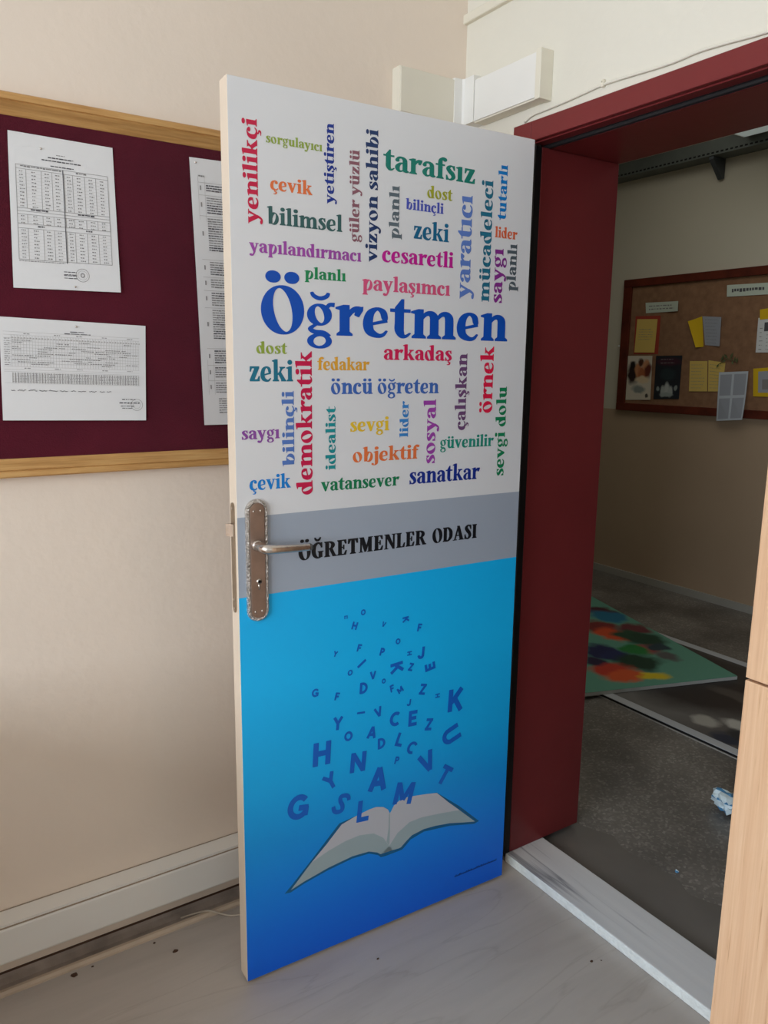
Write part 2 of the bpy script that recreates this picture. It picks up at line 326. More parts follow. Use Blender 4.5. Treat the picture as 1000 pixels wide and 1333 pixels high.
# ---------------------------------------------------------------- lettering: a heavy old-style serif drawn glyph by glyph (x-height = 1)
T, TN = 0.27, 0.09
def rc(x0, x1, y0, y1): return [(x0, y0), (x1, y0), (x1, y1), (x0, y1)]
def foot(x0, x1, y=0.0, l=0.09, r=0.09): return [(x0 - l, y), (x1 + r, y), (x1 + r, y + 0.07), (x1, y + 0.15), (x0, y + 0.15), (x0 - l, y + 0.07)]
def flag(x0, x1, y=1.0): return [(x1, y + 0.03), (x0 + 0.12, y + 0.03), (x0 - 0.12, y - 0.06), (x0 - 0.12, y - 0.12), (x0, y - 0.15), (x0, y - 0.26), (x1, y - 0.26)]
def strip(L_, R_): return [[L_[i], R_[i], R_[i + 1], L_[i + 1]] for i in range(len(L_) - 1)]
def stroke(pts, n=8, smooth=True):
    p = cr(pts, n) if smooth and len(pts) > 2 else pts
    Ls, Rs = [], []
    for i, (x, y, w_) in enumerate(p):
        a, b = p[max(i - 1, 0)], p[min(i + 1, len(p) - 1)]; dx, dy = b[0] - a[0], b[1] - a[1]; d = math.hypot(dx, dy) or 1
        Ls.append((x - dy / d * w_ / 2, y + dx / d * w_ / 2)); Rs.append((x + dy / d * w_ / 2, y - dx / d * w_ / 2))
    return strip(Ls, Rs)
def ring(cx, cy, rx, ry, tx, ty, tilt=0.0, n=36):
    ct, st = math.cos(tilt), math.sin(tilt); O_, I_ = [], []
    for k in range(n + 1):
        a = 2 * math.pi * k / n; O_.append((cx + rx * math.cos(a), cy + ry * math.sin(a)))
        # inner outline sampled at the same bearing, leaning with the pen
        ix, iy = (rx - tx) * math.cos(a - tilt), (ry - ty) * math.sin(a - tilt)
        I_.append((cx + ix * ct - iy * st, cy + ix * st + iy * ct))
    return strip(O_, I_)
def disc(cx, cy, r, n=20): return [[(cx + r * math.cos(2 * math.pi * k / n), cy + r * math.sin(2 * math.pi * k / n)) for k in range(n)]]
def stem(x, y1, fl=True): return [rc(x, x + T, 0.0, y1 - 0.1), foot(x, x + T)] + ([flag(x, x + T, y1)] if fl else [])
def arch(x): # from a stem that ends at x, over to the next stem at x+0.24
    return stroke([(x - 0.06, 0.66, 0.06), (x + 0.08, 0.85, 0.13), (x + 0.24, 0.89, 0.20), (x + 0.355, 0.78, 0.26), (x + 0.375, 0.55, T), (x + 0.375, 0.1, T)]) + [foot(x + 0.24, x + 0.24 + T)]
TI = math.radians(14)
G = {}
def g(ch, w_, *parts):
    P = []
    for p in parts: P += p if isinstance(p[0], list) else [p]
    G[ch] = (w_, P)
g('o', 0.92, ring(0.43, 0.49, 0.40, 0.53, 0.245, 0.085, TI))
def cbowl(e): return stroke([(0.75, 0.22, 0.05), (0.62, 0.07, 0.11), (0.44, 0.05, 0.17), (0.22, 0.19, 0.26), (0.165, 0.48, 0.28), (0.24, 0.80, 0.22), (0.44, 0.955, 0.11)] + e)
g('e', 0.86, cbowl([(0.62, 0.86, 0.18), (0.68, 0.66, 0.18), (0.71, 0.57, 0.10)]), stroke([(0.22, 0.42, 0.09), (0.75, 0.56, 0.11)]))
g('c', 0.80, cbowl([(0.60, 0.90, 0.12), (0.68, 0.78, 0.12)]), disc(0.60, 0.77, 0.135))
g('n', 1.02, stem(0.13, 1), arch(0.40))
g('m', 1.54, stem(0.13, 1), arch(0.40), arch(0.91))
g('h', 1.02, stem(0.13, 1.46), arch(0.40))
g('r', 0.80, stem(0.13, 1), stroke([(0.36, 0.62, 0.07), (0.48, 0.83, 0.14), (0.62, 0.90, 0.20), (0.76, 0.90, 0.17)]), [(0.56, 0.70), (0.68, 0.64), (0.80, 0.86), (0.81, 1.0), (0.62, 0.95)])
g('ı', 0.52, stem(0.13, 1)); g('i', 0.52, stem(0.13, 1), disc(0.265, 1.30, 0.165))
g('l', 0.52, stem(0.13, 1.46))
g('j', 0.52, [rc(0.15, 0.15 + T, -0.1, 0.9)], [flag(0.15, 0.15 + T, 1)], disc(0.285, 1.30, 0.165), stroke([(0.285, 0.0, T), (0.27, -0.22, 0.23), (0.12, -0.38, 0.09), (-0.08, -0.33, 0.10)]), disc(-0.07, -0.27, 0.10))
g('k', 1.04, stem(0.13, 1.46), stroke([(0.38, 0.46, 0.09), (0.56, 0.62, 0.10), (0.66, 0.80, 0.13), (0.72, 0.94, 0.16)]), [(0.52, 0.99), (0.94, 0.99), (0.94, 0.91), (0.80, 0.86), (0.60, 0.86)], [(0.42, 0.55), (0.62, 0.66), (0.94, 0.14), (1.02, 0.07), (1.02, 0), (0.66, 0), (0.66, 0.10)])
g('t', 0.66, [rc(0.15, 0.15 + T, 0.25, 0.98)], [[(0.15, 0.9), (0.15, 1.04), (0.36, 1.34), (0.42, 1.34), (0.42, 0.9)]], [rc(0.0, 0.63, 0.88, 1.0)], stroke([(0.285, 0.5, T), (0.285, 0.26, 0.27), (0.37, 0.08, 0.19), (0.50, 0.06, 0.10), (0.64, 0.17, 0.05)]))
g('d', 0.98, ring(0.39, 0.48, 0.36, 0.52, 0.235, 0.09, TI), [rc(0.56, 0.56 + T, 0.1, 1.36)], [flag(0.56, 0.56 + T, 1.46)], [[(0.56, 0.2), (0.83, 0.2), (0.83, 0.10), (0.93, 0.07), (0.93, 0), (0.56, -0.02)]])
g('b', 0.94, [rc(0.12, 0.12 + T, 0.02, 1.36)], [flag(0.12, 0.12 + T, 1.46)], ring(0.52, 0.48, 0.36, 0.52, 0.235, 0.09, -TI))
g('p', 0.96, [rc(0.13, 0.13 + T, -0.40, 0.9)], [flag(0.13, 0.13 + T, 1)], [foot(0.13, 0.13 + T, -0.44)], ring(0.54, 0.49, 0.36, 0.52, 0.235, 0.09, -TI))
g('a', 0.88, stroke([(0.10, 0.74, 0.12), (0.24, 0.90, 0.14), (0.43, 0.94, 0.14), (0.60, 0.82, 0.24), (0.63, 0.60, T), (0.63, 0.12, T)]), disc(0.17, 0.75, 0.115), stroke([(0.60, 0.60, 0.07), (0.34, 0.54, 0.13), (0.17, 0.29, 0.26), (0.28, 0.06, 0.15), (0.46, 0.08, 0.08), (0.60, 0.22, 0.06)]), [[(0.50, 0.16), (0.765, 0.16), (0.86, 0.09), (0.86, 0.03), (0.70, -0.02), (0.56, 0.02)]])
g('s', 0.70, stroke([(0.58, 0.74, 0.05), (0.50, 0.92, 0.08), (0.33, 0.95, 0.12), (0.18, 0.78, 0.24), (0.32, 0.57, 0.27), (0.47, 0.42, 0.27), (0.53, 0.21, 0.23), (0.36, 0.04, 0.12), (0.18, 0.08, 0.08), (0.08, 0.28, 0.05)]), [(0.53, 1.0), (0.60, 1.0), (0.62, 0.68), (0.56, 0.68), (0.47, 0.90)], [(0.06, -0.01), (0.13, -0.01), (0.2, 0.10), (0.11, 0.33), (0.05, 0.33)])
g('u', 1.02, [rc(0.13, 0.13 + T, 0.35, 0.9)], [flag(0.13, 0.13 + T, 1)], stroke([(0.265, 0.45, T), (0.275, 0.24, 0.26), (0.38, 0.08, 0.19), (0.52, 0.10, 0.12), (0.66, 0.30, 0.07)]), [rc(0.62, 0.62 + T, 0.1, 0.9)], [flag(0.62, 0.62 + T, 1)], [[(0.62, 0.2), (0.89, 0.2), (0.89, 0.11), (0.99, 0.07), (0.99, 0), (0.62, -0.02)]])
V_ = [[(0.05, 0.94), (0.36, 0.94), (0.56, 0.36), (0.50, -0.03), (0.42, -0.03)], [(0.46, 0.06), (0.53, 0.0), (0.82, 0.94), (0.70, 0.94)], [(0.0, 0.92), (0.43, 0.92), (0.43, 1.0), (0.0, 1.0)], [(0.60, 0.92), (0.92, 0.92), (0.92, 1.0), (0.60, 1.0)]]
g('v', 0.93, V_); g('y', 0.93, V_, stroke([(0.52, 0.12, 0.14), (0.42, -0.16, 0.13), (0.30, -0.36, 0.12), (0.14, -0.38, 0.10)]), disc(0.14, -0.29, 0.125))
g('z', 0.80, [rc(0.08, 0.72, 0.86, 1.0)], [[(0.06, 0.64), (0.12, 0.64), (0.22, 0.90), (0.08, 1.0)]], [rc(0.06, 0.74, 0.0, 0.14)], [[(0.70, 0.36), (0.76, 0.36), (0.74, 0.0), (0.58, 0.1)]], [[(0.05, 0.08), (0.36, 0.08), (0.73, 0.92), (0.42, 0.92)]])
g('g', 0.86, ring(0.40, 0.66, 0.34, 0.36, 0.205, 0.08, TI), stroke([(0.60, 0.90, 0.09), (0.70, 1.0, 0.12), (0.82, 1.0, 0.15)]), stroke([(0.30, 0.34, 0.07), (0.14, 0.20, 0.11), (0.26, 0.10, 0.14), (0.50, 0.06, 0.17), (0.66, -0.06, 0.16)]), ring(0.40, -0.20, 0.34, 0.25, 0.15, 0.09, TI))
g('f', 0.62, [rc(0.15, 0.15 + T, 0.0, 1.05)], [foot(0.15, 0.15 + T)], [rc(0.0, 0.58, 0.88, 1.0)], stroke([(0.285, 1.0, T), (0.30, 1.22, 0.24), (0.44, 1.40, 0.12), (0.58, 1.40, 0.10)]), disc(0.58, 1.31, 0.125))
G[' '] = (0.42, [])
def more(ch, base, *parts):
    w_, P = G[base]; P = list(P)
    for p in parts: P += p if isinstance(p[0], list) else [p]
    G[ch] = (w_, P)
def dots(cx, y, d=0.22, r=0.135): return disc(cx - d, y, r) + disc(cx + d, y, r)
def cedilla(cx): return stroke([(cx + 0.02, 0.02, 0.09), (cx - 0.01, -0.12, 0.08), (cx + 0.14, -0.20, 0.12), (cx + 0.08, -0.36, 0.11), (cx - 0.12, -0.37, 0.06)])
def breve(cx, y, r=0.24): return stroke([(cx - r, y + 0.16, 0.07), (cx - r * 0.72, y + 0.04, 0.11), (cx, y - 0.03, 0.13), (cx + r * 0.72, y + 0.04, 0.11), (cx + r, y + 0.16, 0.07)])
more('ö', 'o', dots(0.43, 1.27)); more('ü', 'u', dots(0.50, 1.27)); more('ç', 'c', cedilla(0.44)); more('ş', 's', cedilla(0.34)); more('ğ', 'g', breve(0.42, 1.22))
# capitals, cap height 1
K, KT = {}, 0.22
def k_(ch, w_, *parts):
    P = []
    for p in parts: P += p if isinstance(p[0], list) else [p]
    K[ch] = (w_, P)
def kstem(x): return [rc(x, x + KT, 0, 1), [(x - 0.07, 0), (x + KT + 0.07, 0), (x + KT + 0.07, 0.055), (x + KT, 0.11), (x, 0.11), (x - 0.07, 0.055)], [(x - 0.07, 1), (x + KT + 0.07, 1), (x + KT + 0.07, 0.945), (x + KT, 0.89), (x, 0.89), (x - 0.07, 0.945)]]
k_('I', 0.40, kstem(0.09)); k_('L', 0.70, kstem(0.09), [rc(0.2, 0.62, 0, 0.08)], [[(0.62, 0), (0.68, 0.32), (0.62, 0.32), (0.50, 0.07)]])
k_('E', 0.74, kstem(0.09), [rc(0.2, 0.62, 0, 0.08)], [[(0.62, 0), (0.69, 0.30), (0.63, 0.30), (0.50, 0.07)]], [rc(0.2, 0.62, 0.92, 1)], [[(0.63, 1), (0.66, 0.72), (0.60, 0.72), (0.50, 0.93)]], [rc(0.2, 0.47, 0.47, 0.55)], [rc(0.44, 0.50, 0.36, 0.67)])
k_('T', 0.74, [rc(0.26, 0.26 + KT, 0, 1)], [[(0.17, 0), (0.57, 0), (0.57, 0.055), (0.48, 0.11), (0.26, 0.11), (0.17, 0.055)]], [rc(0.03, 0.71, 0.91, 1)], [[(0.03, 1), (0.01, 0.68), (0.07, 0.68), (0.2, 0.92)]], [[(0.71, 1), (0.73, 0.68), (0.67, 0.68), (0.54, 0.92)]])
k_('N', 0.92, [rc(0.12, 0.21, 0, 1)], [rc(0.71, 0.80, 0, 1)], [[(0.10, 1), (0.36, 1), (0.80, 0.06), (0.80, -0.02), (0.70, -0.02), (0.12, 0.9)]], [rc(0.03, 0.30, 0, 0.06)], [rc(0.62, 0.89, 0.94, 1)], [rc(0.03, 0.2, 0.94, 1)])
k_('M', 1.12, [rc(0.14, 0.22, 0, 1)], [rc(0.75, 0.75 + KT, 0, 1)], [[(0.10, 1), (0.36, 1), (0.62, 0.34), (0.52, 0.02), (0.47, 0.02)]], [[(0.50, 0.04), (0.56, 0.04), (0.86, 0.9), (0.78, 1)]], [rc(0.04, 0.32, 0, 0.06)], [rc(0.68, 1.05, 0, 0.06)], [rc(0.75, 1.05, 0.94, 1)], [rc(0.04, 0.2, 0.94, 1)])
k_('D', 0.84, kstem(0.09), stroke([(0.2, 0.04, 0.08), (0.46, 0.07, 0.12), (0.66, 0.30, 0.22), (0.68, 0.50, 0.24), (0.66, 0.70, 0.22), (0.46, 0.93, 0.12), (0.2, 0.96, 0.08)]))
k_('R', 0.88, kstem(0.09), stroke([(0.2, 0.96, 0.08), (0.44, 0.94, 0.10), (0.60, 0.82, 0.20), (0.60, 0.68, 0.22), (0.46, 0.53, 0.10), (0.2, 0.50, 0.08)]), [[(0.36, 0.53), (0.56, 0.53), (0.78, 0.10), (0.88, 0.06), (0.88, 0), (0.62, 0)]])
k_('A', 0.92, [[(0.34, 1.02), (0.52, 1.02), (0.86, 0.04), (0.60, 0.04)]], [[(0.10, 0.04), (0.19, 0.04), (0.46, 0.90), (0.40, 1.0)]], [rc(0.22, 0.66, 0.30, 0.38)], [rc(0.0, 0.31, 0, 0.06)], [rc(0.52, 0.94, 0, 0.06)])
k_('S', 0.66, stroke([(0.56, 0.76, 0.05), (0.47, 0.93, 0.08), (0.31, 0.96, 0.11), (0.16, 0.79, 0.20), (0.30, 0.58, 0.23), (0.44, 0.43, 0.23), (0.50, 0.22, 0.20), (0.33, 0.04, 0.11), (0.17, 0.08, 0.08), (0.07, 0.29, 0.05)]), [(0.52, 1.0), (0.58, 1.0), (0.59, 0.68), (0.54, 0.68)], [(0.05, 0), (0.11, 0), (0.1, 0.35), (0.04, 0.35)])
k_('O', 0.86, ring(0.43, 0.5, 0.40, 0.52, 0.22, 0.055, math.radians(9), 48))
k_('G', 0.86, stroke([(0.70, 0.74, 0.05), (0.62, 0.90, 0.10), (0.44, 0.97, 0.11), (0.22, 0.80, 0.20), (0.15, 0.50, 0.24), (0.22, 0.20, 0.20), (0.44, 0.03, 0.10), (0.66, 0.10, 0.10)]), [(0.67, 1.0), (0.73, 1.0), (0.74, 0.66), (0.68, 0.66)], [rc(0.52, 0.52 + KT, 0.05, 0.40)], [rc(0.46, 0.82, 0.38, 0.45)])
K[' '] = (0.42, [])
K['Ö'] = (0.86, K['O'][1] + dots(0.43, 1.20, 0.17, 0.105)); K['Ğ'] = (0.86, K['G'][1] + [[(x * 0.8 + 0.09, y) for x, y in p] for p in breve(0.43, 1.17, 0.24)])
G['Ö'] = (0.86 * 1.42, [[(x * 1.42, y * 1.5) for x, y in p] for p in K['O'][1]] + dots(0.61, 1.78, 0.25, 0.19))

class PL(list): d = 0
def layout(text, table, tracking=0.0, fat=0.014):
    x, out = 0.0, []
    for ch in text:
        w_, P = table[ch]
        for i, p in enumerate(P):
            for s_ in (-fat, fat):
                q = PL([(px + x + s_, py) for px, py in p]); q.d = (i * 2 + (s_ > 0)) % 60; out.append(q)
        x += w_ + tracking
    xs = [p[0] for q in out for p in q]
    return out, min(xs), max(xs)

# bold sans capitals for the letters that fly out of the book (cap height 1, centred on the glyph)
def seg(*pts, w_=0.23): return stroke([(x, y, w_) for x, y in pts], smooth=False)
def lines(*segs):
    o = []
    for s_ in segs: o += seg(*s_)
    return o
def arcs(cx, cy, rx, ry, a0, a1, w_=0.23, n=22):
    return stroke([(cx + rx * math.cos(math.radians(a0 + (a1 - a0) * k / n)), cy + ry * math.sin(math.radians(a0 + (a1 - a0) * k / n)), w_) for k in range(n + 1)], smooth=False)
SANS = {
 'I': lines(((0.1, 0), (0.1, 1))), 'L': lines(((0.1, 0), (0.1, 1)), ((0, 0.1), (0.6, 0.1))), 'H': lines(((0.1, 0), (0.1, 1)), ((0.65, 0), (0.65, 1)), ((0.1, 0.52), (0.65, 0.52))),
 'E': lines(((0.1, 0), (0.1, 1)), ((0, 0.1), (0.62, 0.1)), ((0, 0.52), (0.56, 0.52)), ((0, 0.9), (0.62, 0.9))), 'F': lines(((0.1, 0), (0.1, 1)), ((0, 0.50), (0.52, 0.50)), ((0, 0.9), (0.6, 0.9))),
 'T': lines(((0.35, 0), (0.35, 1)), ((0, 0.9), (0.7, 0.9))), 'N': lines(((0.1, 0), (0.1, 1)), ((0.7, 0), (0.7, 1)), ((0.1, 0.95), (0.7, 0.05))), 'Z': lines(((0, 0.9), (0.66, 0.9)), ((0, 0.1), (0.66, 0.1)), ((0.12, 0.1), (0.54, 0.9))),
 'M': lines(((0.1, 0), (0.1, 1)), ((0.85, 0), (0.85, 1)), ((0.12, 0.95), (0.475, 0.2)), ((0.475, 0.2), (0.83, 0.95))), 'A': lines(((0.1, 0), (0.42, 0.95)), ((0.42, 0.95), (0.74, 0)), ((0.2, 0.3), (0.64, 0.3))),
 'V': lines(((0.1, 1), (0.42, 0.05)), ((0.42, 0.05), (0.74, 1))), 'Y': lines(((0.08, 1), (0.4, 0.5)), ((0.72, 1), (0.4, 0.5)), ((0.4, 0), (0.4, 0.55))), 'K': lines(((0.1, 0), (0.1, 1)), ((0.15, 0.4), (0.66, 1)), ((0.3, 0.6), (0.68, 0))),
 'O': ring(0.45, 0.5, 0.46, 0.51, 0.23, 0.23), 'C': arcs(0.45, 0.5, 0.36, 0.40, 50, 310), 'G': arcs(0.45, 0.5, 0.36, 0.40, 45, 330) + lines(((0.45, 0.46), (0.86, 0.46)), ((0.77, 0.12), (0.77, 0.5))),
 'D': lines(((0.1, 0), (0.1, 1))) + arcs(0.22, 0.5, 0.42, 0.40, -90, 90) + lines(((0.05, 0.9), (0.23, 0.9)), ((0.05, 0.1), (0.23, 0.1))), 'P': lines(((0.1, 0), (0.1, 1))) + arcs(0.3, 0.69, 0.24, 0.21, -90, 90) + lines(((0.05, 0.9), (0.31, 0.9)), ((0.05, 0.48), (0.31, 0.48))),
 'U': lines(((0.1, 0.4), (0.1, 1)), ((0.68, 0.4), (0.68, 1))) + arcs(0.39, 0.4, 0.29, 0.30, 180, 360), 'J': lines(((0.42, 0.3), (0.42, 1))) + arcs(0.22, 0.3, 0.2, 0.2, 180, 360),
 'S': stroke([(0.62, 0.78, 0.18), (0.5, 0.9, 0.19), (0.32, 0.9, 0.2), (0.14, 0.76, 0.2), (0.24, 0.58, 0.2), (0.46, 0.46, 0.2), (0.57, 0.26, 0.2), (0.4, 0.1, 0.2), (0.22, 0.1, 0.19), (0.06, 0.24, 0.18)]),
 'm': lines(((0.1, 0), (0.1, 1)), ((0.55, 0), (0.55, 0.9)), ((1.0, 0), (1.0, 0.9)), ((0.0, 0.9), (1.1, 0.9))),
}

# ---------------------------------------------------------------- the printed door leaf
DW, DH, DZ = 0.7846, 2.0, 0.008
leaf = empty('door_1', (-0.0593, -0.3514, 0.0), math.pi - (-0.0339) - 2 * 0.0339)
leaf.matrix_basis = Matrix.Translation((-0.0593, -0.3514, 0)) @ Matrix.Rotation(math.atan2(0.033894, -0.999425), 4, 'Z')
leaf.rotation_euler = (0, 0, math.atan2(0.033894, -0.999425))
struct(leaf); tag(leaf, 'open door leaf printed with a coloured word cloud over a blue panel and an open book', 'door')
def LP(u, z, y=0.0): return (DW - u, y, z)          # u from the free edge, z up, y out of the printed face
def lb(u0, u1, y0, y1, z0, z1): return B(DW - u1, DW - u0, y0, y1, z0, z1)
lb(0, DW, -0.042, 0.0, DZ, DZ + DH).build('leaf_core', M['edge'], leaf, local=True, bevel=0.0015)
def panel(name, z0, z1, m): lb(0.0008, DW - 0.0008, 0.0, 0.0004, z0, z1).build(name, m, leaf, local=True)
panel('white_vinyl_panel', 1.1398, DZ + DH - 0.001, M['vinyl_white']); panel('grey_vinyl_band', 0.9622, 1.1398, M['vinyl_grey']); panel('blue_vinyl_panel', DZ + 0.001, 0.9622, M['vinyl_blue'])
PY = 0.0009
WORDS=[
    ('yenilikçi', 'v', 1.739, 1.9362, 0.0601, 0.0217, 'c81e46') ,
    ('sorgulayıcı', 'h', 0.0792, 0.2048, 1.897, 0.0124, '93a843') ,
    ('çevik', 'h', 0.0868, 0.1811, 1.8086, 0.0186, 'e5743f') ,
    ('yetiştiren', 'v', 1.7963, 1.955, 0.2318, 0.0161, '17348f') ,
    ('güler yüzlü', 'v', 1.7253, 1.9121, 0.2933, 0.0168, '8d5a66') ,
    ('vizyon sahibi', 'v', 1.6865, 1.9594, 0.3395, 0.0206, '1d3766') ,
    ('bilimsel', 'h', 0.079, 0.2522, 1.7423, 0.0235, '38605f') ,
    ('yapılandırmacı', 'h', 0.0392, 0.2996, 1.6848, 0.0181, 'a04aa6') ,
    ('planlı', 'h', 0.1619, 0.2617, 1.6406, 0.0166, '1f8a55') ,
    ('tarafsız', 'h', 0.3529, 0.6047, 1.8828, 0.0316, '127c6c') ,
    ('dost', 'h', 0.4701, 0.5411, 1.838, 0.0179, 'a3a62c') ,
    ('bilinçli', 'h', 0.4128, 0.5167, 1.8071, 0.0158, '4a55b5') ,
    ('planlı', 'v', 1.7397, 1.853, 0.3959, 0.0181, '5d6a72') ,
    ('zeki', 'h', 0.4355, 0.5336, 1.7462, 0.0277, '12658c') ,
    ('cesaretli', 'h', 0.3525, 0.5489, 1.6894, 0.0244, 'c01a90') ,
    ('paylaşımcı', 'h', 0.302, 0.5412, 1.6259, 0.0228, 'd8557f') ,
    ('yaratıcı', 'v', 1.6215, 1.8561, 0.5992, 0.0295, '5f7fc6') ,
    ('mücadeleci', 'v', 1.6173, 1.897, 0.6594, 0.0234, '226f8a') ,
    ('tutarlı', 'v', 1.8114, 1.9374, 0.7019, 0.019, '0f7cc8') ,
    ('lider', 'h', 0.6698, 0.7406, 1.7706, 0.0171, 'e0653a') ,
    ('saygı', 'v', 1.6173, 1.7456, 0.6989, 0.0253, '8a2f8e') ,
    ('planlı', 'v', 1.6473, 1.7598, 0.7415, 0.0207, '545f66') ,
    ('Öğretmen', 'h', 0.0622, 0.7215, 1.5254, 0.0642, '0b4fb4') ,
    ('dost', 'h', 0.0507, 0.1207, 1.4836, 0.0166, '93a843') ,
    ('zeki', 'h', 0.0346, 0.1336, 1.4263, 0.0308, '17708a') ,
    ('bilinçli', 'v', 1.244, 1.4063, 0.1347, 0.0192, '5478bd') ,
    ('demokratik', 'v', 1.178, 1.4904, 0.178, 0.0265, 'c8174a') ,
    ('fedakar', 'h', 0.1914, 0.3223, 1.4508, 0.0192, 'e2a535') ,
    ('öncü öğreten', 'h', 0.2246, 0.5156, 1.3986, 0.0244, '3f68b5') ,
    ('saygı', 'h', 0.0149, 0.1008, 1.3057, 0.0187, '8d4ba0') ,
    ('idealist', 'v', 1.2292, 1.3721, 0.2359, 0.017, '168f95') ,
    ('sevgi', 'h', 0.2738, 0.377, 1.3141, 0.022, 'e8c02e') ,
    ('objektif', 'h', 0.2805, 0.4632, 1.2438, 0.0231, 'e4743f') ,
    ('çevik', 'h', 0.0298, 0.1254, 1.1968, 0.0218, '0c7fd0') ,
    ('vatansever', 'h', 0.1992, 0.4075, 1.1826, 0.021, '0f7d50') ,
    ('arkadaş', 'h', 0.36, 0.5515, 1.4752, 0.024, 'd41f55') ,
    ('çalışkan', 'v', 1.3077, 1.4934, 0.5985, 0.023, '6f4a75') ,
    ('örnek', 'v', 1.3486, 1.5123, 0.6806, 0.0286, 'e01c46') ,
    ('lider', 'v', 1.2959, 1.3813, 0.4299, 0.0164, '3a86cc') ,
    ('sosyal', 'v', 1.23, 1.3843, 0.5086, 0.0243, 'a043a8') ,
    ('güvenilir', 'h', 0.5242, 0.6905, 1.2647, 0.0207, '1a8f7b') ,
    ('sevgi dolu', 'v', 1.1865, 1.4139, 0.7269, 0.0223, '128454') ,
    ('sanatkar', 'h', 0.4364, 0.6494, 1.1827, 0.0287, '17308c') ,
]
FLY= [('m', 0.264, 0.877, 0.0082, 0.0), ('O', 0.311, 0.882, 0.0143, -10.0), ('H', 0.288, 0.852, 0.019, -18.0), ('V', 0.369, 0.842, 0.0134, -25.0), ('K', 0.433, 0.844, 0.0185, -85.0), ('F', 0.475, 0.816, 0.0202, -12.0), ('O', 0.411, 0.791, 0.0149, 0.0), ('F', 0.301, 0.794, 0.0181, -15.0), ('P', 0.366, 0.772, 0.0197, -15.0), ('Y', 0.236, 0.791, 0.0142, -20.0), ('H', 0.446, 0.753, 0.0139, 90.0), ('J', 0.481, 0.748, 0.032, -5.0), ('I', 0.308, 0.753, 0.0274, -55.0), ('O', 0.276, 0.736, 0.0146, -20.0), ('V', 0.34, 0.716, 0.0211, 0.0), ('O', 0.371, 0.695, 0.0126, 0.0), ('K', 0.409, 0.722, 0.036, -85.0), ('Z', 0.451, 0.716, 0.0204, -20.0), ('E', 0.51, 0.705, 0.0312, 100.0), ('D', 0.314, 0.689, 0.0285, -3.0), ('F', 0.396, 0.67, 0.019, 12.0), ('M', 0.42, 0.661, 0.0166, 30.0), ('Z', 0.489, 0.648, 0.0287, -15.0), ('H', 0.536, 0.62, 0.0146, 90.0), ('G', 0.183, 0.705, 0.0202, -15.0), ('F', 0.241, 0.683, 0.0194, -15.0), ('J', 0.447, 0.621, 0.0182, -8.0), ('I', 0.307, 0.626, 0.0225, 85.0), ('V', 0.357, 0.616, 0.0267, 15.0), ('C', 0.405, 0.586, 0.0375, -5.0), ('E', 0.46, 0.575, 0.0408, -3.0), ('Z', 0.511, 0.546, 0.0322, -12.0), ('K', 0.596, 0.595, 0.0624, -3.0), ('Y', 0.243, 0.613, 0.0333, -5.0), ('O', 0.272, 0.573, 0.025, 0.0), ('A', 0.339, 0.567, 0.0319, -12.0), ('D', 0.367, 0.53, 0.0285, 0.0), ('L', 0.422, 0.526, 0.0355, -22.0), ('C', 0.458, 0.495, 0.0334, -35.0), ('U', 0.584, 0.498, 0.0565, -70.0), ('P', 0.414, 0.471, 0.0199, -15.0), ('H', 0.2, 0.546, 0.0605, -3.0), ('N', 0.3, 0.497, 0.0525, -5.0), ('Y', 0.223, 0.468, 0.0429, 25.0), ('A', 0.359, 0.436, 0.0645, -8.0), ('G', 0.137, 0.425, 0.0621, -10.0), ('S', 0.252, 0.399, 0.056, -38.0), ('L', 0.316, 0.36, 0.0568, -6.0), ('M', 0.438, 0.372, 0.0598, -15.0), ('V', 0.509, 0.44, 0.0587, 20.0), ('T', 0.566, 0.387, 0.052, -35.0)]
SHADOW = [(0.0987, 0.2074), (0.1202, 0.2258), (0.1703, 0.2723), (0.2478, 0.3467), (0.3324, 0.356), (0.3953, 0.323), (0.4772, 0.3502), (0.5424, 0.3425), (0.62, 0.2789), (0.6905, 0.2119), (0.6739, 0.2084), (0.5895, 0.2298), (0.5028, 0.2403), (0.4612, 0.231), (0.4354, 0.2105), (0.4243, 0.2101), (0.384, 0.2096), (0.3695, 0.2112), (0.3608, 0.2204), (0.3336, 0.2339), (0.2848, 0.2367), (0.2173, 0.2288), (0.1519, 0.2159), (0.115, 0.2051)]
LBLOCK = [(0.115, 0.2116), (0.1703, 0.2658), (0.2173, 0.2819), (0.2641, 0.2923), (0.3051, 0.2951), (0.3472, 0.2866), (0.376, 0.2649), (0.3945, 0.2348), (0.4057, 0.2193), (0.3802, 0.2198), (0.3679, 0.2206), (0.3585, 0.2286), (0.3335, 0.24), (0.2848, 0.2434), (0.2173, 0.2354), (0.152, 0.2218)]
RBLOCK = [(0.3945, 0.2348), (0.4196, 0.2641), (0.4563, 0.2832), (0.494, 0.285), (0.5561, 0.2774), (0.6204, 0.2673), (0.6761, 0.215), (0.6384, 0.2242), (0.5892, 0.2378), (0.5414, 0.2453), (0.5026, 0.2481), (0.4647, 0.2423), (0.4462, 0.2304), (0.4315, 0.2187), (0.4242, 0.2178), (0.3911, 0.2202), (0.3694, 0.2201)]
LTOP = [(0.1703, 0.2658), (0.2108, 0.3004), (0.2539, 0.3415), (0.291, 0.3512), (0.3324, 0.358), (0.3534, 0.3588), (0.3747, 0.3522), (0.3892, 0.3404), (0.3952, 0.3278), (0.3953, 0.279), (0.3945, 0.2348), (0.376, 0.2649), (0.3472, 0.2866), (0.3051, 0.2951), (0.2641, 0.2923), (0.2173, 0.2819)]
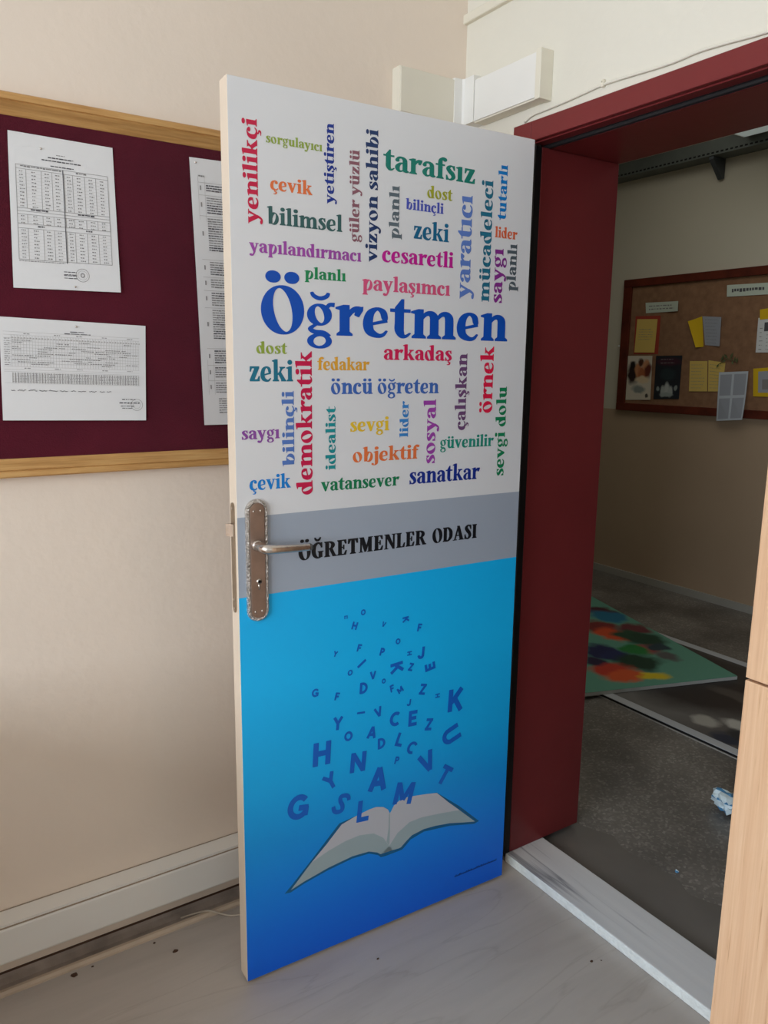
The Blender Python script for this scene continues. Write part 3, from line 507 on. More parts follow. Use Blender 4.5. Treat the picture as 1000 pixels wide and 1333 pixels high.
RTOP = [(0.3952, 0.3278), (0.4072, 0.3463), (0.4238, 0.3554), (0.4473, 0.3578), (0.4772, 0.3536), (0.5076, 0.3487), (0.5424, 0.3418), (0.5789, 0.3056), (0.6204, 0.2673), (0.5561, 0.2774), (0.494, 0.285), (0.4563, 0.2832), (0.4196, 0.2641), (0.3945, 0.2348), (0.3953, 0.279)]

cols = sorted({wd[6] for wd in WORDS}); ci = {c: i for i, c in enumerate(cols)}
inks = [mat('print_ink_' + 'abcdefghijklmnopqrstuvwxyz0123456789ABCDEFGHIJ'[i], c, 0.42, spec=0.35) for i, c in enumerate(cols)]
mb = MB()
for text, d, a, b, c, xh, hexc in WORDS:
    polys, x0, x1 = layout(text, G); k = (b - a) / (x1 - x0)
    for p in polys:
        if d == 'h': pts = [LP(a + (x - x0) * k, c + y * xh, PY + p.d * 4e-6) for x, y in p]
        else: pts = [LP(c - y * xh, a + (x - x0) * k, PY + p.d * 4e-6) for x, y in p]
        mb.poly(pts, ci[hexc])
mb.build('word_cloud_lettering', inks, leaf, local=True)
mb = MB(); polys, x0, x1 = layout('ÖĞRETMENLER ODASI', K, 0.05, 0.03); k = (0.6464 - 0.1425) / (x1 - x0)
for p in polys: mb.poly([LP(0.1425 + (x - x0) * k, 1.0292 + y * 0.0366, PY + p.d * 4e-6) for x, y in p])
mb.build('room_name_lettering', M['title_ink'], leaf, local=True)
mb = MB()
for k, (pts, mi) in enumerate(((SHADOW, 0), (LBLOCK, 2), (RBLOCK, 2), (LTOP, 1), (RTOP, 1))): mb.poly([LP(u, z, 0.0007 + 0.0003 * (k > 0)) for u, z in pts], mi)
sp_ = [(0.3925, 0.330), (0.3952, 0.328), (0.3958, 0.279), (0.3950, 0.2348), (0.3860, 0.250), (0.3915, 0.285)]
mb.poly([LP(u, z, 0.00115) for u, z in sp_], 2)
mb.build('open_book_print', [M['book_line'], M['book_page'], M['book_block']], leaf, local=True)
mb = MB()
for j, (ch, cu, cz, h, rot) in enumerate(FLY):
    P = SANS[ch]; xs = [x for p in P for x, y in p]; ox = (min(xs) + max(xs)) / 2; a = math.radians(rot); wx = 1.0
    for i, p in enumerate(P):
        q = [((x - ox) * h * wx, (y - 0.5) * h) for x, y in p]
        mb.poly([LP(cu + x * math.cos(a) - y * math.sin(a), cz + x * math.sin(a) + y * math.cos(a), 0.0013 + i % 40 * 4e-6) for x, y in q], 0)
mb.build('flying_letters_print', [M['fly']], leaf, local=True)
mb = MB(); u = 0.611
while u < 0.761:
    d = R.choice((0.002, 0.003, 0.0034)); h = R.choice((0.0042, 0.0042, 0.0065)); mb.poly([LP(u, 0.0645, PY), LP(u + d, 0.0645, PY), LP(u + d, 0.0645 + h, PY), LP(u, 0.0645 + h, PY)]); u += d + 0.0011
mb.build('web_address_print', mat('dark_blue_small_print', '0a3180', 0.42), leaf, local=True)

# handle set
PC, PZ0, PZ1, PR = 0.0432, 0.905, 1.178, 0.0255
def stadium(r, y, inset=0.0, n=14, cz=None):
    o = []
    for k in range(n + 1):
        a = math.pi * k / n; o.append(LP(PC + r * math.cos(a), PZ1 - PR + r * math.sin(a) * 1.0, y))
    for k in range(n + 1):
        a = math.pi + math.pi * k / n; o.append(LP(PC + r * math.cos(a), PZ0 + PR + r * math.sin(a), y))
    return o
def loft(rings, closed=True):
    m = MB(); n = len(rings[0])
    for r in rings: m.v += r
    for i in range(len(rings) - 1):
        for k in range(n): j = (k + 1) % n; m.f.append((i * n + k, i * n + j, (i + 1) * n + j, (i + 1) * n + k)); m.m.append(0)
    if closed: m.f.append(tuple((len(rings) - 1) * n + k for k in range(n))); m.m.append(0)
    return m
esc = loft([stadium(PR, 0.0005), stadium(PR, 0.004), stadium(PR * 0.95, 0.0072), stadium(PR * 0.86, 0.009), stadium(PR * 0.76, 0.0088), stadium(PR * 0.68, 0.0068)]).build('escutcheon_plate', M['hammered'], leaf, smooth=True, local=True)
def cpart(mb_, name, m, smooth=True, bevel=0.0): o = mb_.build(name, m, esc, smooth=smooth, local=True, bevel=bevel); return o
loft([stadium(PR * 0.69, 0.0066), stadium(PR * 0.665, 0.0084), stadium(PR * 0.62, 0.0087)]).build('inner_plate', M['satin'], esc, local=True)
for (u, z) in ((0.0352, 1.1524), (0.0512, 1.1525), (0.0352, 0.9284), (0.0512, 0.9289)):
    mb = MB(); mb.tube([LP(u, z, 0.0080), LP(u, z, 0.0096), LP(u, z, 0.0101)], [0.0029, 0.0026, 0.0012], 12); cpart(mb, 'screw', M['chrome'])
mb = MB(); mb.tube([LP(0.0445, 0.9965, 0.008), LP(0.0445, 0.9965, 0.0105)], 0.0062, 20, 0); mb.tube([LP(0.0445, 0.9965, 0.0102), LP(0.0445, 0.9965, 0.0107)], 0.0034, 16, 1)
mb.box(DW - 0.0463, DW - 0.0427, 0.008, 0.0098, 0.978, 0.992, 0); cpart(mb, 'keyhole', [M['chrome'], M['black']])
mb = MB(); mb.tube([LP(0.0405, 1.078, 0.008), LP(0.0405, 1.078, 0.013), LP(0.0405, 1.078, 0.018)], [0.0125, 0.0125, 0.0095], 20); cpart(mb, 'handle_rose', M['chrome'])
path = [(0.0405, 1.078, 0.012), (0.0405, 1.078, 0.034), (0.042, 1.0775, 0.046), (0.049, 1.077, 0.0535), (0.062, 1.076, 0.0555), (0.09, 1.074, 0.0545), (0.12, 1.072, 0.052), (0.147, 1.0705, 0.0495)]
pp = cr(path, 5); rr = [0.0098 + 0.0015 * math.exp(-((i - 13) / 5) ** 2) - 0.002 * max(0, i - 20) / 15 for i in range(len(pp))]
mb = MB(); mb.tube([LP(*p) for p in pp], rr, 16); lever = cpart(mb, 'lever_handle', M['chrome'])
mb = MB(); mb.tube([LP(0.1465, 1.0705, 0.0495), LP(0.150, 1.0703, 0.0492), LP(0.1535, 1.0702, 0.049)], [0.0082, 0.0080, 0.0055], 14)
cap = mb.build('end_cap', mat('dark_grip_plastic', '4b4a48', 0.5), lever, smooth=True, local=True)
# lock face on the free edge
def edge_plate(z0, z1, hw, yc, x, n=8):
    o = []
    for k in range(n + 1): a = math.pi * k / n; o.append((x, yc + hw * math.cos(a), z1 - hw + hw * math.sin(a)))
    for k in range(n + 1): a = math.pi + math.pi * k / n; o.append((x, yc + hw * math.cos(a), z0 + hw + hw * math.sin(a)))
    return o
fp = loft([edge_plate(0.925, 1.170, 0.0105, -0.021, DW), edge_plate(0.925, 1.170, 0.0105, -0.021, DW + 0.002)]).build('lock_faceplate', M['steel'], leaf, local=True)
mb = MB(); mb.prism([(-0.0285, 0.0), (-0.0135, 0.0), (-0.0135, 0.004), (-0.0285, 0.014)], lambda p, q, t: (DW + 0.001 + q, p, t), 1.097, 1.124); mb.build('latch_bolt', M['chrome'], fp, local=True)
for z in (1.158, 0.955, 0.935): mb = MB(); mb.tube([(DW + 0.0015, -0.021, z), (DW + 0.003, -0.021, z)], 0.0035, 12); mb.build('screw', M['chrome'], fp, local=True)
for z in (0.22, 1.0, 1.78):
    mb = MB(); mb.tube([(-0.018, -0.036, z), (-0.018, -0.036, z + 0.1)], 0.008, 14); mb.box(-0.018, 0.03, -0.0445, -0.042, z, z + 0.1)
    mb.build('hinge', M['rubber'], leaf, local=True)

# ---------------------------------------------------------------- sheets of paper pinned to a board
def sheet(parent_name, corners, curl, normal, mats, marks, nx=10, ny=12, round_=None):
    """corners a=left-top, right-top, right-bottom, left-bottom in 3-D; curl(a, b) lifts along normal; marks: (polygon in a,b, material index)"""
    c = [Vector(p) for p in corners]; nv = Vector(normal); org = (c[0] + c[1] + c[2] + c[3]) / 4
    def P(a, b, off=0.0): return ((c[0] * (1 - a) + c[1] * a) * (1 - b) + (c[3] * (1 - a) + c[2] * a) * b) + nv * (curl(a, b) + off) - org
    mb = MB()
    for side, off in ((0, 0.0003), (1, 0.0)):
        k = len(mb.v)
        for j in range(ny + 1):
            for i in range(nx + 1): mb.v.append(tuple(P(i / nx, j / ny, off)))
        for j in range(ny):
            for i in range(nx):
                q = (k + j * (nx + 1) + i, k + (j + 1) * (nx + 1) + i, k + (j + 1) * (nx + 1) + i + 1, k + j * (nx + 1) + i + 1)
                mb.f.append(q if side == 0 else q[::-1]); mb.m.append(0)
    for pts, mi in marks: mb.poly([P(a, b, 0.0008 + 0.0002 * mi) for a, b in pts], mi)
    o = mb.build(parent_name, mats); o.location = org; return o
def bar(a0, a1, b0, b1, mi=1): return ([(a0, b0), (a0, b1), (a1, b1), (a1, b0)], mi)
def dashes(a0, a1, b, h, mi=1, lo=0.008, hi=0.03, gap=0.006):
    o = []; a = a0
    while a < a1:
        d = R.uniform(lo, hi); o.append(bar(a, min(a + d, a1), b, b + h * R.uniform(0.7, 1.1), mi)); a += d + gap
    return o
def scribble(a0, a1, b, h, mi):
    o = []; a = a0
    while a < a1:
        n = R.randint(4, 9); x = a; y = b
        for k in range(n):
            x2 = x + R.uniform(0.004, 0.009); y2 = b + R.uniform(-0.5, 0.5) * h * (1.0 if k % 2 else 0.5)
            o.append(([(x, y), (x, y + 0.006), (x2, y2 + 0.006), (x2, y2)], mi)); x, y = x2, y2
        a = x + R.uniform(0.012, 0.03)
    return o
def circle_marks(ca, cb, ra, rb, t, mi=1, n=28):
    o = []
    for k in range(n):
        a, b = 2 * math.pi * k / n, 2 * math.pi * (k + 1) / n
        o.append(([(ca + ra * math.cos(a), cb + rb * math.sin(a)), (ca + ra * math.cos(b), cb + rb * math.sin(b)), (ca + ra * (1 - t) * math.cos(b), cb + rb * (1 - t) * math.sin(b)), (ca + ra * (1 - t) * math.cos(a), cb + rb * (1 - t) * math.sin(a))], mi))
    return o

# ---------------------------------------------------------------- maroon pinboard on the left wall
bd = empty('pinboard', (-1.30, 0, 1.2146)); tag(bd, 'large maroon felt pinboard with an oak frame on the cream wall behind the open door', 'noticeboard')
BX0, BX1, BZ0, BZ1 = -2.35, -0.30, 1.2146, 1.9905
B(BX0 + 0.03, BX1 - 0.03, -0.008, 0.0, BZ0 + 0.03, BZ1 - 0.03).build('felt_panel', M['felt'], bd)
prof = [(0.0, 0.0), (0.0, 0.028), (0.003, 0.031), (0.014, 0.031), (0.0155, 0.0285), (0.017, 0.0305), (0.022, 0.026), (0.030, 0.0165), (0.038, 0.010), (0.040, 0.007), (0.040, 0.0)]
mb = MB(); mb.prism(prof, lambda p, q, t: (t, -q, BZ1 - p), BX0, BX1); mb.build('frame_rail', M['oak'], bd)
mb = MB(); mb.prism(prof, lambda p, q, t: (t, -q, BZ0 + p), BX0, BX1); mb.build('frame_rail', M['oak'], bd)
oakv = grain('honey_oak_stile', [(0.3, 'ab7d48'), (0.5, 'c09258'), (0.7, 'cda368')], (40, 40, 2.5), 0.4)
mb = MB(); mb.prism(prof, lambda p, q, t: (BX0 + p, -q, t), BZ0 + 0.001, BZ1 - 0.001); mb.build('frame_stile', oakv, bd)
mb = MB(); mb.prism(prof, lambda p, q, t: (BX1 - p, -q, t), BZ0 + 0.001, BZ1 - 0.001); mb.build('frame_stile', oakv, bd)

PM = [M['paper'], M['ink'], M['ink_dark'], M['ink_pale']]
NY = (0, -1, 0)
mk = dashes(0.44, 0.52, 0.108, 0.006, 1); mk += dashes(0.36, 0.60, 0.128, 0.007, 2, 0.02, 0.05); mk += dashes(0.30, 0.67, 0.148, 0.007, 2, 0.02, 0.05); mk += dashes(0.38, 0.60, 0.182, 0.007, 2, 0.02, 0.05)
for a in (0.06, 0.15, 0.29, 0.39, 0.505, 0.585, 0.70, 0.81, 0.93):
    for b0, b1 in ((0.225, 0.475), (0.515, 0.575), (0.605, 0.81)): mk.append(bar(a - 0.0018, a + 0.0018, b0, b1, 1))
mk += [bar(0.058, 0.062, 0.20, 0.81, 1), bar(0.928, 0.932, 0.20, 0.81, 1), bar(0.491, 0.499, 0.20, 0.82, 2)]
for b in (0.20, 0.225, 0.475, 0.495, 0.515, 0.575, 0.605, 0.81): mk.append(bar(0.06, 0.93, b, b + 0.0025, 1))
for (b0, n_) in ((0.235, 11), (0.52, 3), (0.612, 9)):
    for r in range(n_):
        b = b0 + r * 0.0222; mk.append(bar(0.06, 0.93, b + 0.017, b + 0.0178, 3))
        for a in (0.09, 0.20, 0.32, 0.42, 0.53, 0.625, 0.74, 0.85): mk += dashes(a, a + R.uniform(0.03, 0.05), b + 0.004, 0.007, 1, 0.008, 0.02)
mk += dashes(0.10, 0.48, 0.205, 0.009, 1, 0.02, 0.06); mk += dashes(0.62, 0.72, 0.205, 0.009, 1); mk += dashes(0.18, 0.34, 0.48, 0.010, 2, 0.02, 0.05); mk += dashes(0.62, 0.78, 0.48, 0.010, 2, 0.02, 0.05); mk += dashes(0.24, 0.30, 0.585, 0.010, 2); mk += dashes(0.69, 0.75, 0.585, 0.010, 2); mk += dashes(0.06, 0.48, 0.818, 0.005, 1)
mk += circle_marks(0.635, 0.895, 0.065, 0.046, 0.06, 1) + circle_marks(0.635, 0.895, 0.046, 0.032, 0.06, 3) + circle_marks(0.635, 0.895, 0.02, 0.016, 0.4, 1)
for b in (0.875, 0.893, 0.90, 0.917): mk += dashes(0.46, 0.58, b, 0.005, 2, 0.02, 0.05)
pa = sheet('timetable_sheet', [(-1.189, -0.0095, 1.922), (-0.981, -0.0095, 1.920), (-0.979, -0.0095, 1.616), (-1.199, -0.0095, 1.613)], lambda a, b: 0.004 * (b ** 2) * a + 0.002 * (1 - a) * (b < 0.02), NY, PM, mk)
tag(pa, 'upright white sheet with two table columns and a round stamp on the maroon board', 'paper')
mk = dashes(0.46, 0.56, 0.105, 0.008, 2, 0.02, 0.05); mk += dashes(0.42, 0.60, 0.125, 0.008, 2, 0.03, 0.06)
for b in [0.135 + 0.03 * k for k in range(11)] + [0.47, 0.50, 0.52, 0.63]: mk.append(bar(0.02, 0.95, b, b + 0.002, 3))
for k in range(46): a = 0.07 + k * 0.0194; mk.append(bar(a, a + 0.0015, 0.165, 0.47, 3)); mk.append(bar(a, a + 0.004, 0.53, 0.63, 1 if k % 3 else 3)); mk += [bar(a + 0.004, a + 0.012, 0.185 + 0.004 * (k % 2), 0.20, 3)]
for r in range(12):
    b = 0.212 + r * 0.0208
    a = 0.075
    while a < 0.93:
        d = R.uniform(0.02, 0.12)
        if R.random() < 0.42: mk += dashes(a, min(a + d, 0.94), b, 0.008, 1, 0.008, 0.014, 0.004)
        a += d + 0.01
for r in range(6): mk += dashes(0.07, 0.94, 0.535 + r * 0.016, 0.006, 1, 0.008, 0.012, 0.006)
for r in range(13): mk += dashes(0.025, 0.06, 0.20 + r * 0.021, 0.006, 1)
for a in (0.15, 0.35, 0.50, 0.68, 0.86): mk += dashes(a, a + 0.04, 0.148, 0.007, 1); mk += dashes(a, a + 0.04, 0.482, 0.007, 1)
mk += scribble(0.06, 0.72, 0.70, 0.018, 2); mk += circle_marks(0.93, 0.835, 0.045, 0.062, 0.06, 1) + circle_marks(0.93, 0.835, 0.028, 0.04, 0.08, 3)
mk += dashes(0.82, 0.92, 0.775, 0.009, 2); mk += dashes(0.80, 0.95, 0.81, 0.014, 2, 0.01, 0.03); mk += dashes(0.81, 0.91, 0.845, 0.009, 2); mk += dashes(0.82, 0.90, 0.868, 0.008, 2)
pb = sheet('timetable_sheet', [(-1.231, -0.0095, 1.553), (-0.926, -0.0095, 1.545), (-0.935, -0.0095, 1.329), (-1.239, -0.0095, 1.337)], lambda a, b: 0.003 * b * b, NY, PM, mk)
tag(pb, 'sideways white sheet with fine grid and handwritten line on the maroon board', 'paper')
mk = dashes(0.09, 0.16, 0.06, 0.006, 1)
cells = [(0.085, 0.125), (0.13, 0.20), (0.205, 0.335), (0.365, 0.425), (0.43, 0.475), (0.48, 0.54), (0.545, 0.67), (0.70, 0.76), (0.765, 0.82), (0.825, 0.875)]
for b0, b1 in cells:
    mk.append(bar(0.08, 0.96, b0, b0 + 0.0015, 3)); mk += [bar(0.10, 0.115, (b0 + b1) / 2 - 0.008, (b0 + b1) / 2 + 0.008, 1)]; b = b0 + 0.008
    while b < b1 - 0.006: mk += dashes(0.17, R.uniform(0.82, 0.95), b, 0.0046, 2 if R.random() < 0.3 else 1, 0.02, 0.06, 0.005); b += 0.0088
for r in range(7): mk += dashes(0.2, 0.55, 0.895 + r * 0.009, 0.004, 1, 0.02, 0.06)
mk += [bar(0.08, 0.083, 0.06, 0.88, 3), bar(0.155, 0.158, 0.06, 0.88, 3)]
pc = sheet('notice_strip', [(-0.809, -0.0095, 1.927), (-0.598, -0.0095, 1.932), (-0.588, -0.0095, 1.312), (-0.795, -0.0095, 1.314)], lambda a, b: 0.010 * (1 - a) ** 3 * (b ** 1.5) * 0.8 + 0.004 * math.sin(math.pi * b) * (1 - a), NY, PM, mk, 12, 24)
tag(pc, 'tall white strip of printed pages on the maroon board, half hidden behind the door edge', 'paper')
mb = MB(); mb.tube([(0, 0, 0), (0, -0.004, 0), (0, -0.006, 0)], [0.004, 0.005, 0.002], 12)
for k, (x, z) in enumerate(((-1.128, 1.896), (-1.076, 1.622), (-1.079, 1.5375), (-0.795, 1.917))):
    pn = mb.build('drawing_pin', M['chrome'], smooth=True) if k == 0 else pn0.copy()
    if k == 0: pn0 = pn; s_ = 0.45; pn.scale = (s_, s_, s_)
    else: col.objects.link(pn)
    pn.location = (x, -0.0102 - (0.0 if k != 1 else 0.0025), z)
    tag(pn, ['tiny metal pin at the top of the upright table sheet', 'tiny metal pin at the foot of the upright table sheet', 'tiny metal pin at the top of the sideways grid sheet', 'tiny metal pin at the top of the tall printed strip'][k], 'pin', 'pins holding the papers on the maroon board')

# ---------------------------------------------------------------- low cupboard added left of the view to shade the wall foot
lc = empty('shade_cupboard', (-2.35, -0.35, 0)); tag(lc, 'low pale wood cupboard added out of view to shade the lower left wall', 'cupboard')
B(-2.93, -1.77, -0.84, -0.075, 0.06, 0.79).build('carcass', M['bamboo_edge'], lc, bevel=0.002); B(-2.95, -1.75, -0.88, -0.07, 0.79, 0.82).build('worktop', M['bamboo_edge'], lc, bevel=0.003)
B(-2.90, -1.80, -0.80, -0.10, 0.0, 0.06).build('plinth', M['bracket'], lc)
for x0 in (-2.925, -2.345):
    dr = B(x0, x0 + 0.57, -0.86, -0.8405, 0.075, 0.78).build('door', M['bamboo'], lc, bevel=0.0015)
    xk = x0 + (0.52 if x0 < -2.5 else 0.05); mb = MB(); mb.tube([(xk, -0.86, 0.60), (xk, -0.875, 0.60), (xk, -0.885, 0.60)], [0.006, 0.006, 0.012], 12); kn = mb.build('knob', M['chrome'], lc, smooth=True); kn.parent = dr

# ---------------------------------------------------------------- trunking and cables
tr = empty('cable_trunking', (-2.5, 0, 0.065)); tag(tr, 'long white cable trunking along the foot of the left wall', 'cable trunking')
mb = MB(); mb.prism([(0, 0.082), (-0.050, 0.082), (-0.054, 0.086), (-0.054, 0.1845), (-0.0002, 0.1845)], lambda p, q, t: (t, p - 0.0005, q), -4.95, -0.02); mb.build('trunking_body', M['white_plastic'], tr)
mb = MB(); mb.prism([(-0.0535, 0.088), (-0.0575, 0.088), (-0.0590, 0.092), (-0.0590, 0.172), (-0.0575, 0.176), (-0.0535, 0.176)], lambda p, q, t: (t, p - 0.0005, q), -4.95, -0.02); mb.box(-4.95, -0.02, -0.0572, -0.0548, 0.1764, 0.1786, 1); mb.box(-4.95, -0.02, -0.0022, -0.0004, 0.1846, 0.1862, 1)
mb.build('trunking_lid', [M['white_plastic'], M['seam']], tr)
ct = empty('cable_trunking', (-0.10, -0.02, 2.17)); tag(ct, 'wide white cable trunking turning the wall corner above the open door', 'cable trunking')
Z0, Z1 = 2.114, 2.228
B(-0.247, -0.062, -0.036, 0.0, Z0, Z1).build('trunking_body', M['old_plastic'], ct, bevel=0.002)
B(-0.245, -0.064, -0.0395, -0.036, Z0 + 0.003, Z1 - 0.003).build('trunking_lid', M['old_plastic'], ct, bevel=0.001)
mb = MB(); mb.prism([(0, 0), (-0.070, 0), (-0.070, -0.042), (-0.046, -0.044), (-0.042, -0.050), (-0.042, -0.088), (0, -0.088)], lambda p, q, t: (p, q, t), Z0 - 0.001, Z1 + 0.002); mb.build('corner_piece', M['white_plastic'], ct)
B(-0.036, 0.0, -0.334, -0.088, Z0 - 0.004, Z1 - 0.008).build('trunking_body', M['old_plastic'], ct, bevel=0.0015)
B(-0.0395, -0.036, -0.324, -0.089, Z0, Z1 - 0.011).build('trunking_lid', M['white_plastic'], ct, bevel=0.001)
B(-0.042, 0.0, -0.341, -0.323, Z0 - 0.006, Z1 - 0.006).build('end_cap', M['old_plastic'], ct, bevel=0.0015)
tc_ = empty('cable_trunking', (0, -1.0, 2.40)); tag(tc_, 'slim cream cable trunking high on the wall above the doorway', 'cable trunking')
mb = MB(); mb.prism([(0, 0), (-0.012, 0), (-0.014, 0.002), (-0.014, 0.024), (-0.012, 0.026), (0, 0.026)], lambda p, q, t: (p, t, 2.387 + q * 0.9), -3.0, 0.0); mb.build('trunking_body', M['old_plastic'], tc_)
pts = [(-0.251, 2.080), (-0.278, 2.090), (-0.324, 2.0915), (-0.389, 2.0935), (-0.449, 2.097), (-0.507, 2.100), (-0.573, 2.098), (-0.645, 2.094), (-0.703, 2.0925), (-0.757, 2.095), (-0.825, 2.091), (-0.881, 2.086), (-0.95, 2.083), (-1.1, 2.080), (-1.16, 2.076)]
mb = MB(); mb.tube([(-0.0035, y, z) for y, z in cr(pts, 4)], 0.0032, 8)
cb_ = mb.build('wall_cable', M['wall'], smooth=True); tag(cb_, 'thin painted cable sagging along the top of the red door frame', 'cable')
mb = MB(); mb.box(-0.009, 0, -0.5125, -0.5055, 2.094, 2.110); mb.tube([(-0.009, -0.509, 2.1055), (-0.0125, -0.509, 2.1055)], 0.0022, 8)
tag(mb.build('cable_clip', M['old_plastic'], bevel=0.001), 'small cable clip over the thin cable above the red door frame', 'clip')
fl = [(-0.60, -0.11, 0.004), (-0.70, -0.105, 0.004), (-0.775, -0.090, 0.0035), (-0.805, -0.070, 0.006), (-0.836, -0.045, 0.0135), (-0.876, -0.030, 0.0085), (-0.905, -0.024, 0.0055)]
mb = MB(); mb.tube(cr(fl, 5), 0.0022, 8)
tag(mb.build('floor_cable', M['cable'], smooth=True), 'thin white cable lying on the dusty wall foot beside the door edge', 'cable')
# dirt on the floor
def chip(x, y, s, seed, label):
    rr = random.Random(seed); mb = MB(); n = 7; lo = [(s * rr.uniform(0.6, 1.1) * math.cos(2 * math.pi * k / n), s * 0.75 * rr.uniform(0.6, 1.1) * math.sin(2 * math.pi * k / n), 0) for k in range(n)]
    mb.v = lo + [(a * 0.7, b * 0.7, s * rr.uniform(0.25, 0.45)) for a, b, c in lo]
    for k in range(n): j = (k + 1) % n; mb.f.append((k, j, n + j, n + k)); mb.m.append(0)
    mb.f.append(tuple(n + k for k in range(n))); mb.m.append(0); mb.f.append(tuple(reversed(range(n)))); mb.m.append(0)
    o = mb.build('dirt_crumb', M['chip']); o.location = (x, y, 0.0); tag(o, label, 'dirt crumb', 'dirt crumbs on the pale floor')
for x, y, s, sd, lb_ in ((-1.185, -0.073, 0.011, 1, 'largest brown dirt crumb on the floor below the wall trunking'), (-0.954, -0.127, 0.008, 2, 'brown dirt crumb on open floor left of the door'), (-0.990, -0.070, 0.005, 3, 'small brown dirt crumb close to the wall foot left of the door'),
                         (-1.141, -0.068, 0.004, 4, 'tiny brown dirt crumb just beyond the largest crumb'), (-0.535, -0.423, 0.0045, 5, 'dark dirt crumb on the floor in front of the blue door panel'), (-0.087, -0.717, 0.005, 6, 'larger of two dark dirt crumbs beside the marble sill'), (-0.064, -0.728, 0.003, 7, 'smaller of two dark dirt crumbs beside the marble sill')):
    chip(x, y, s, sd, lb_)

# ---------------------------------------------------------------- bamboo-fronted cabinet in the right foreground
cx = empty('cabinet', (-0.19, -1.60, 0)); tag(cx, 'tall pale bamboo-grained cabinet standing right of the doorway', 'cabinet')
CY0, CY1 = -2.01, -1.21
B(-0.360, -0.012, CY0 + 0.001, CY1 - 0.001, 0.0, 1.98).build('carcass', M['bamboo_edge'], cx)
for y0, y1 in ((CY0, (CY0 + CY1) / 2 - 0.0015), ((CY0 + CY1) / 2 + 0.0015, CY1)):
    B(-0.380, -0.3605, y0, y1, 0.06, 0.9915).build('door', M['bamboo'], cx, bevel=0.0012); B(-0.380, -0.3605, y0, y1, 0.9955, 1.98).build('door', M['bamboo'], cx, bevel=0.0012)

# ---------------------------------------------------------------- corridor: noticeboard and its papers
kb = empty('corkboard', (XC, 1.0, 1.18)); tag(kb, 'brown cork noticeboard with a dark red wood frame on the corridor wall', 'noticeboard')
KY0, KY1, KZ0, KZ1 = -0.35, 1.805, 1.184, 2.052
B(XC - 0.015, XC, KY0 + 0.03, KY1 - 0.03, KZ0 + 0.03, KZ1 - 0.03).build('cork_panel', M['cork'], kb)
B(XC - 0.03, XC, KY0, KY1, KZ1 - 0.05, KZ1).build('frame_rail', M['mahogany'], kb, bevel=0.003); B(XC - 0.03, XC, KY0, KY1, KZ0, KZ0 + 0.05).build('frame_rail', M['mahogany'], kb, bevel=0.003)
B(XC - 0.029, XC, KY1 - 0.066, KY1, KZ0 + 0.05, KZ1 - 0.05).build('frame_stile', M['mahogany'], kb, bevel=0.003); B(XC - 0.029, XC, KY0, KY0 + 0.066, KZ0 + 0.05, KZ1 - 0.05).build('frame_stile', M['mahogany'], kb, bevel=0.003)
mb = MB(); mb.tube([(XC - 0.034, 1.815, 1.617), (XC, 1.815, 1.617)], 0.005, 10); tag(mb.build('wall_pin', mat('white_pin', 'e6e6e6', 0.4), smooth=True), 'white pin in the wall at the edge of the corridor corkboard', 'pin')
yel, yel2, redp = mat('yellow_card', 'ddbd66', 0.8), mat('bright_yellow_card', 'e0b818', 0.8), mat('red_backing_card', 'a8402f', 0.8)
pale, greyp = mat('pale_label_paper', 'c9d2c4', 0.8), mat('grey_blue_paper', 'a3a6b0', 0.8)
XS = XC - 0.0165
def wall_sheet(name, pts, mats, marks, label, cat='paper', curl=None, x=XS, grp='papers on the corridor corkboard'):
    o = sheet(name, [(x, y, z) for y, z in pts], curl or (lambda a, b: 0.002 * b), (-1, 0, 0), mats, marks, 6, 8); tag(o, label, cat, grp); return o
def rows(a0, a1, b0, b1, n, mi=1, h=0.02):
    o = []
    for k in range(n): o += dashes(a0, R.uniform(a0 + (a1 - a0) * 0.7, a1), b0 + (b1 - b0) * k / max(n - 1, 1), h, mi, 0.03, 0.12, 0.03)
    return o
wall_sheet('label_strip', [(1.626, 1.894), (1.366, 1.889), (1.364, 1.827), (1.617, 1.827)], [pale, M['ink'], M['ink_dark']], rows(0.1, 0.9, 0.3, 0.6, 2, 1, 0.12), 'narrow pale label strip above the red-backed yellow sheet', curl=lambda a, b: 0.012 * a ** 3)
wall_sheet('backing_card', [(1.699, 1.811), (1.499, 1.806), (1.497, 1.562), (1.694, 1.562)], [redp], [], 'red backing card under the upper left yellow sheet', 'card', curl=lambda a, b: 0)
wall_sheet('notice', [(1.682, 1.791), (1.520, 1.785), (1.524, 1.571), (1.686, 1.573)], [yel, M['ink']], rows(0.15, 0.85, 0.3, 0.6, 5, 1, 0.012), 'yellow sheet on a red backing card', x=XS - 0.002)
ph = blobs('group_photo_print', 'd9cfbe', [(0.055, 0.03, 0.05, 0.075, '2a1a18'), (0.06, 0.085, 0.022, 0.03, '15100f'), (0.01, 0.05, 0.03, 0.05, 'c98a5e'), (-0.01, 0.105, 0.022, 0.028, '4a2818'), (-0.03, 0.03, 0.045, 0.05, 'b0653f'), (-0.05, 0.09, 0.028, 0.035, 'd0936a'), (-0.07, 0.05, 0.028, 0.05, '6b2e22'), (-0.03, -0.01, 0.06, 0.025, 'e3cba8'), (0, -0.075, 0.055, 0.028, '8f948f'), (-0.075, -0.115, 0.016, 0.012, '4a443e')], (1, 2), warp=0.02, wscale=20)
wall_sheet('photo_poster', [(1.738, 1.551), (1.535, 1.550), (1.525, 1.264), (1.734, 1.255)], [ph], [], 'poster with a group of people above pale text, lower left of the corkboard', 'poster', curl=lambda a, b: 0.006 * a ** 3, x=XS - 0.0012)
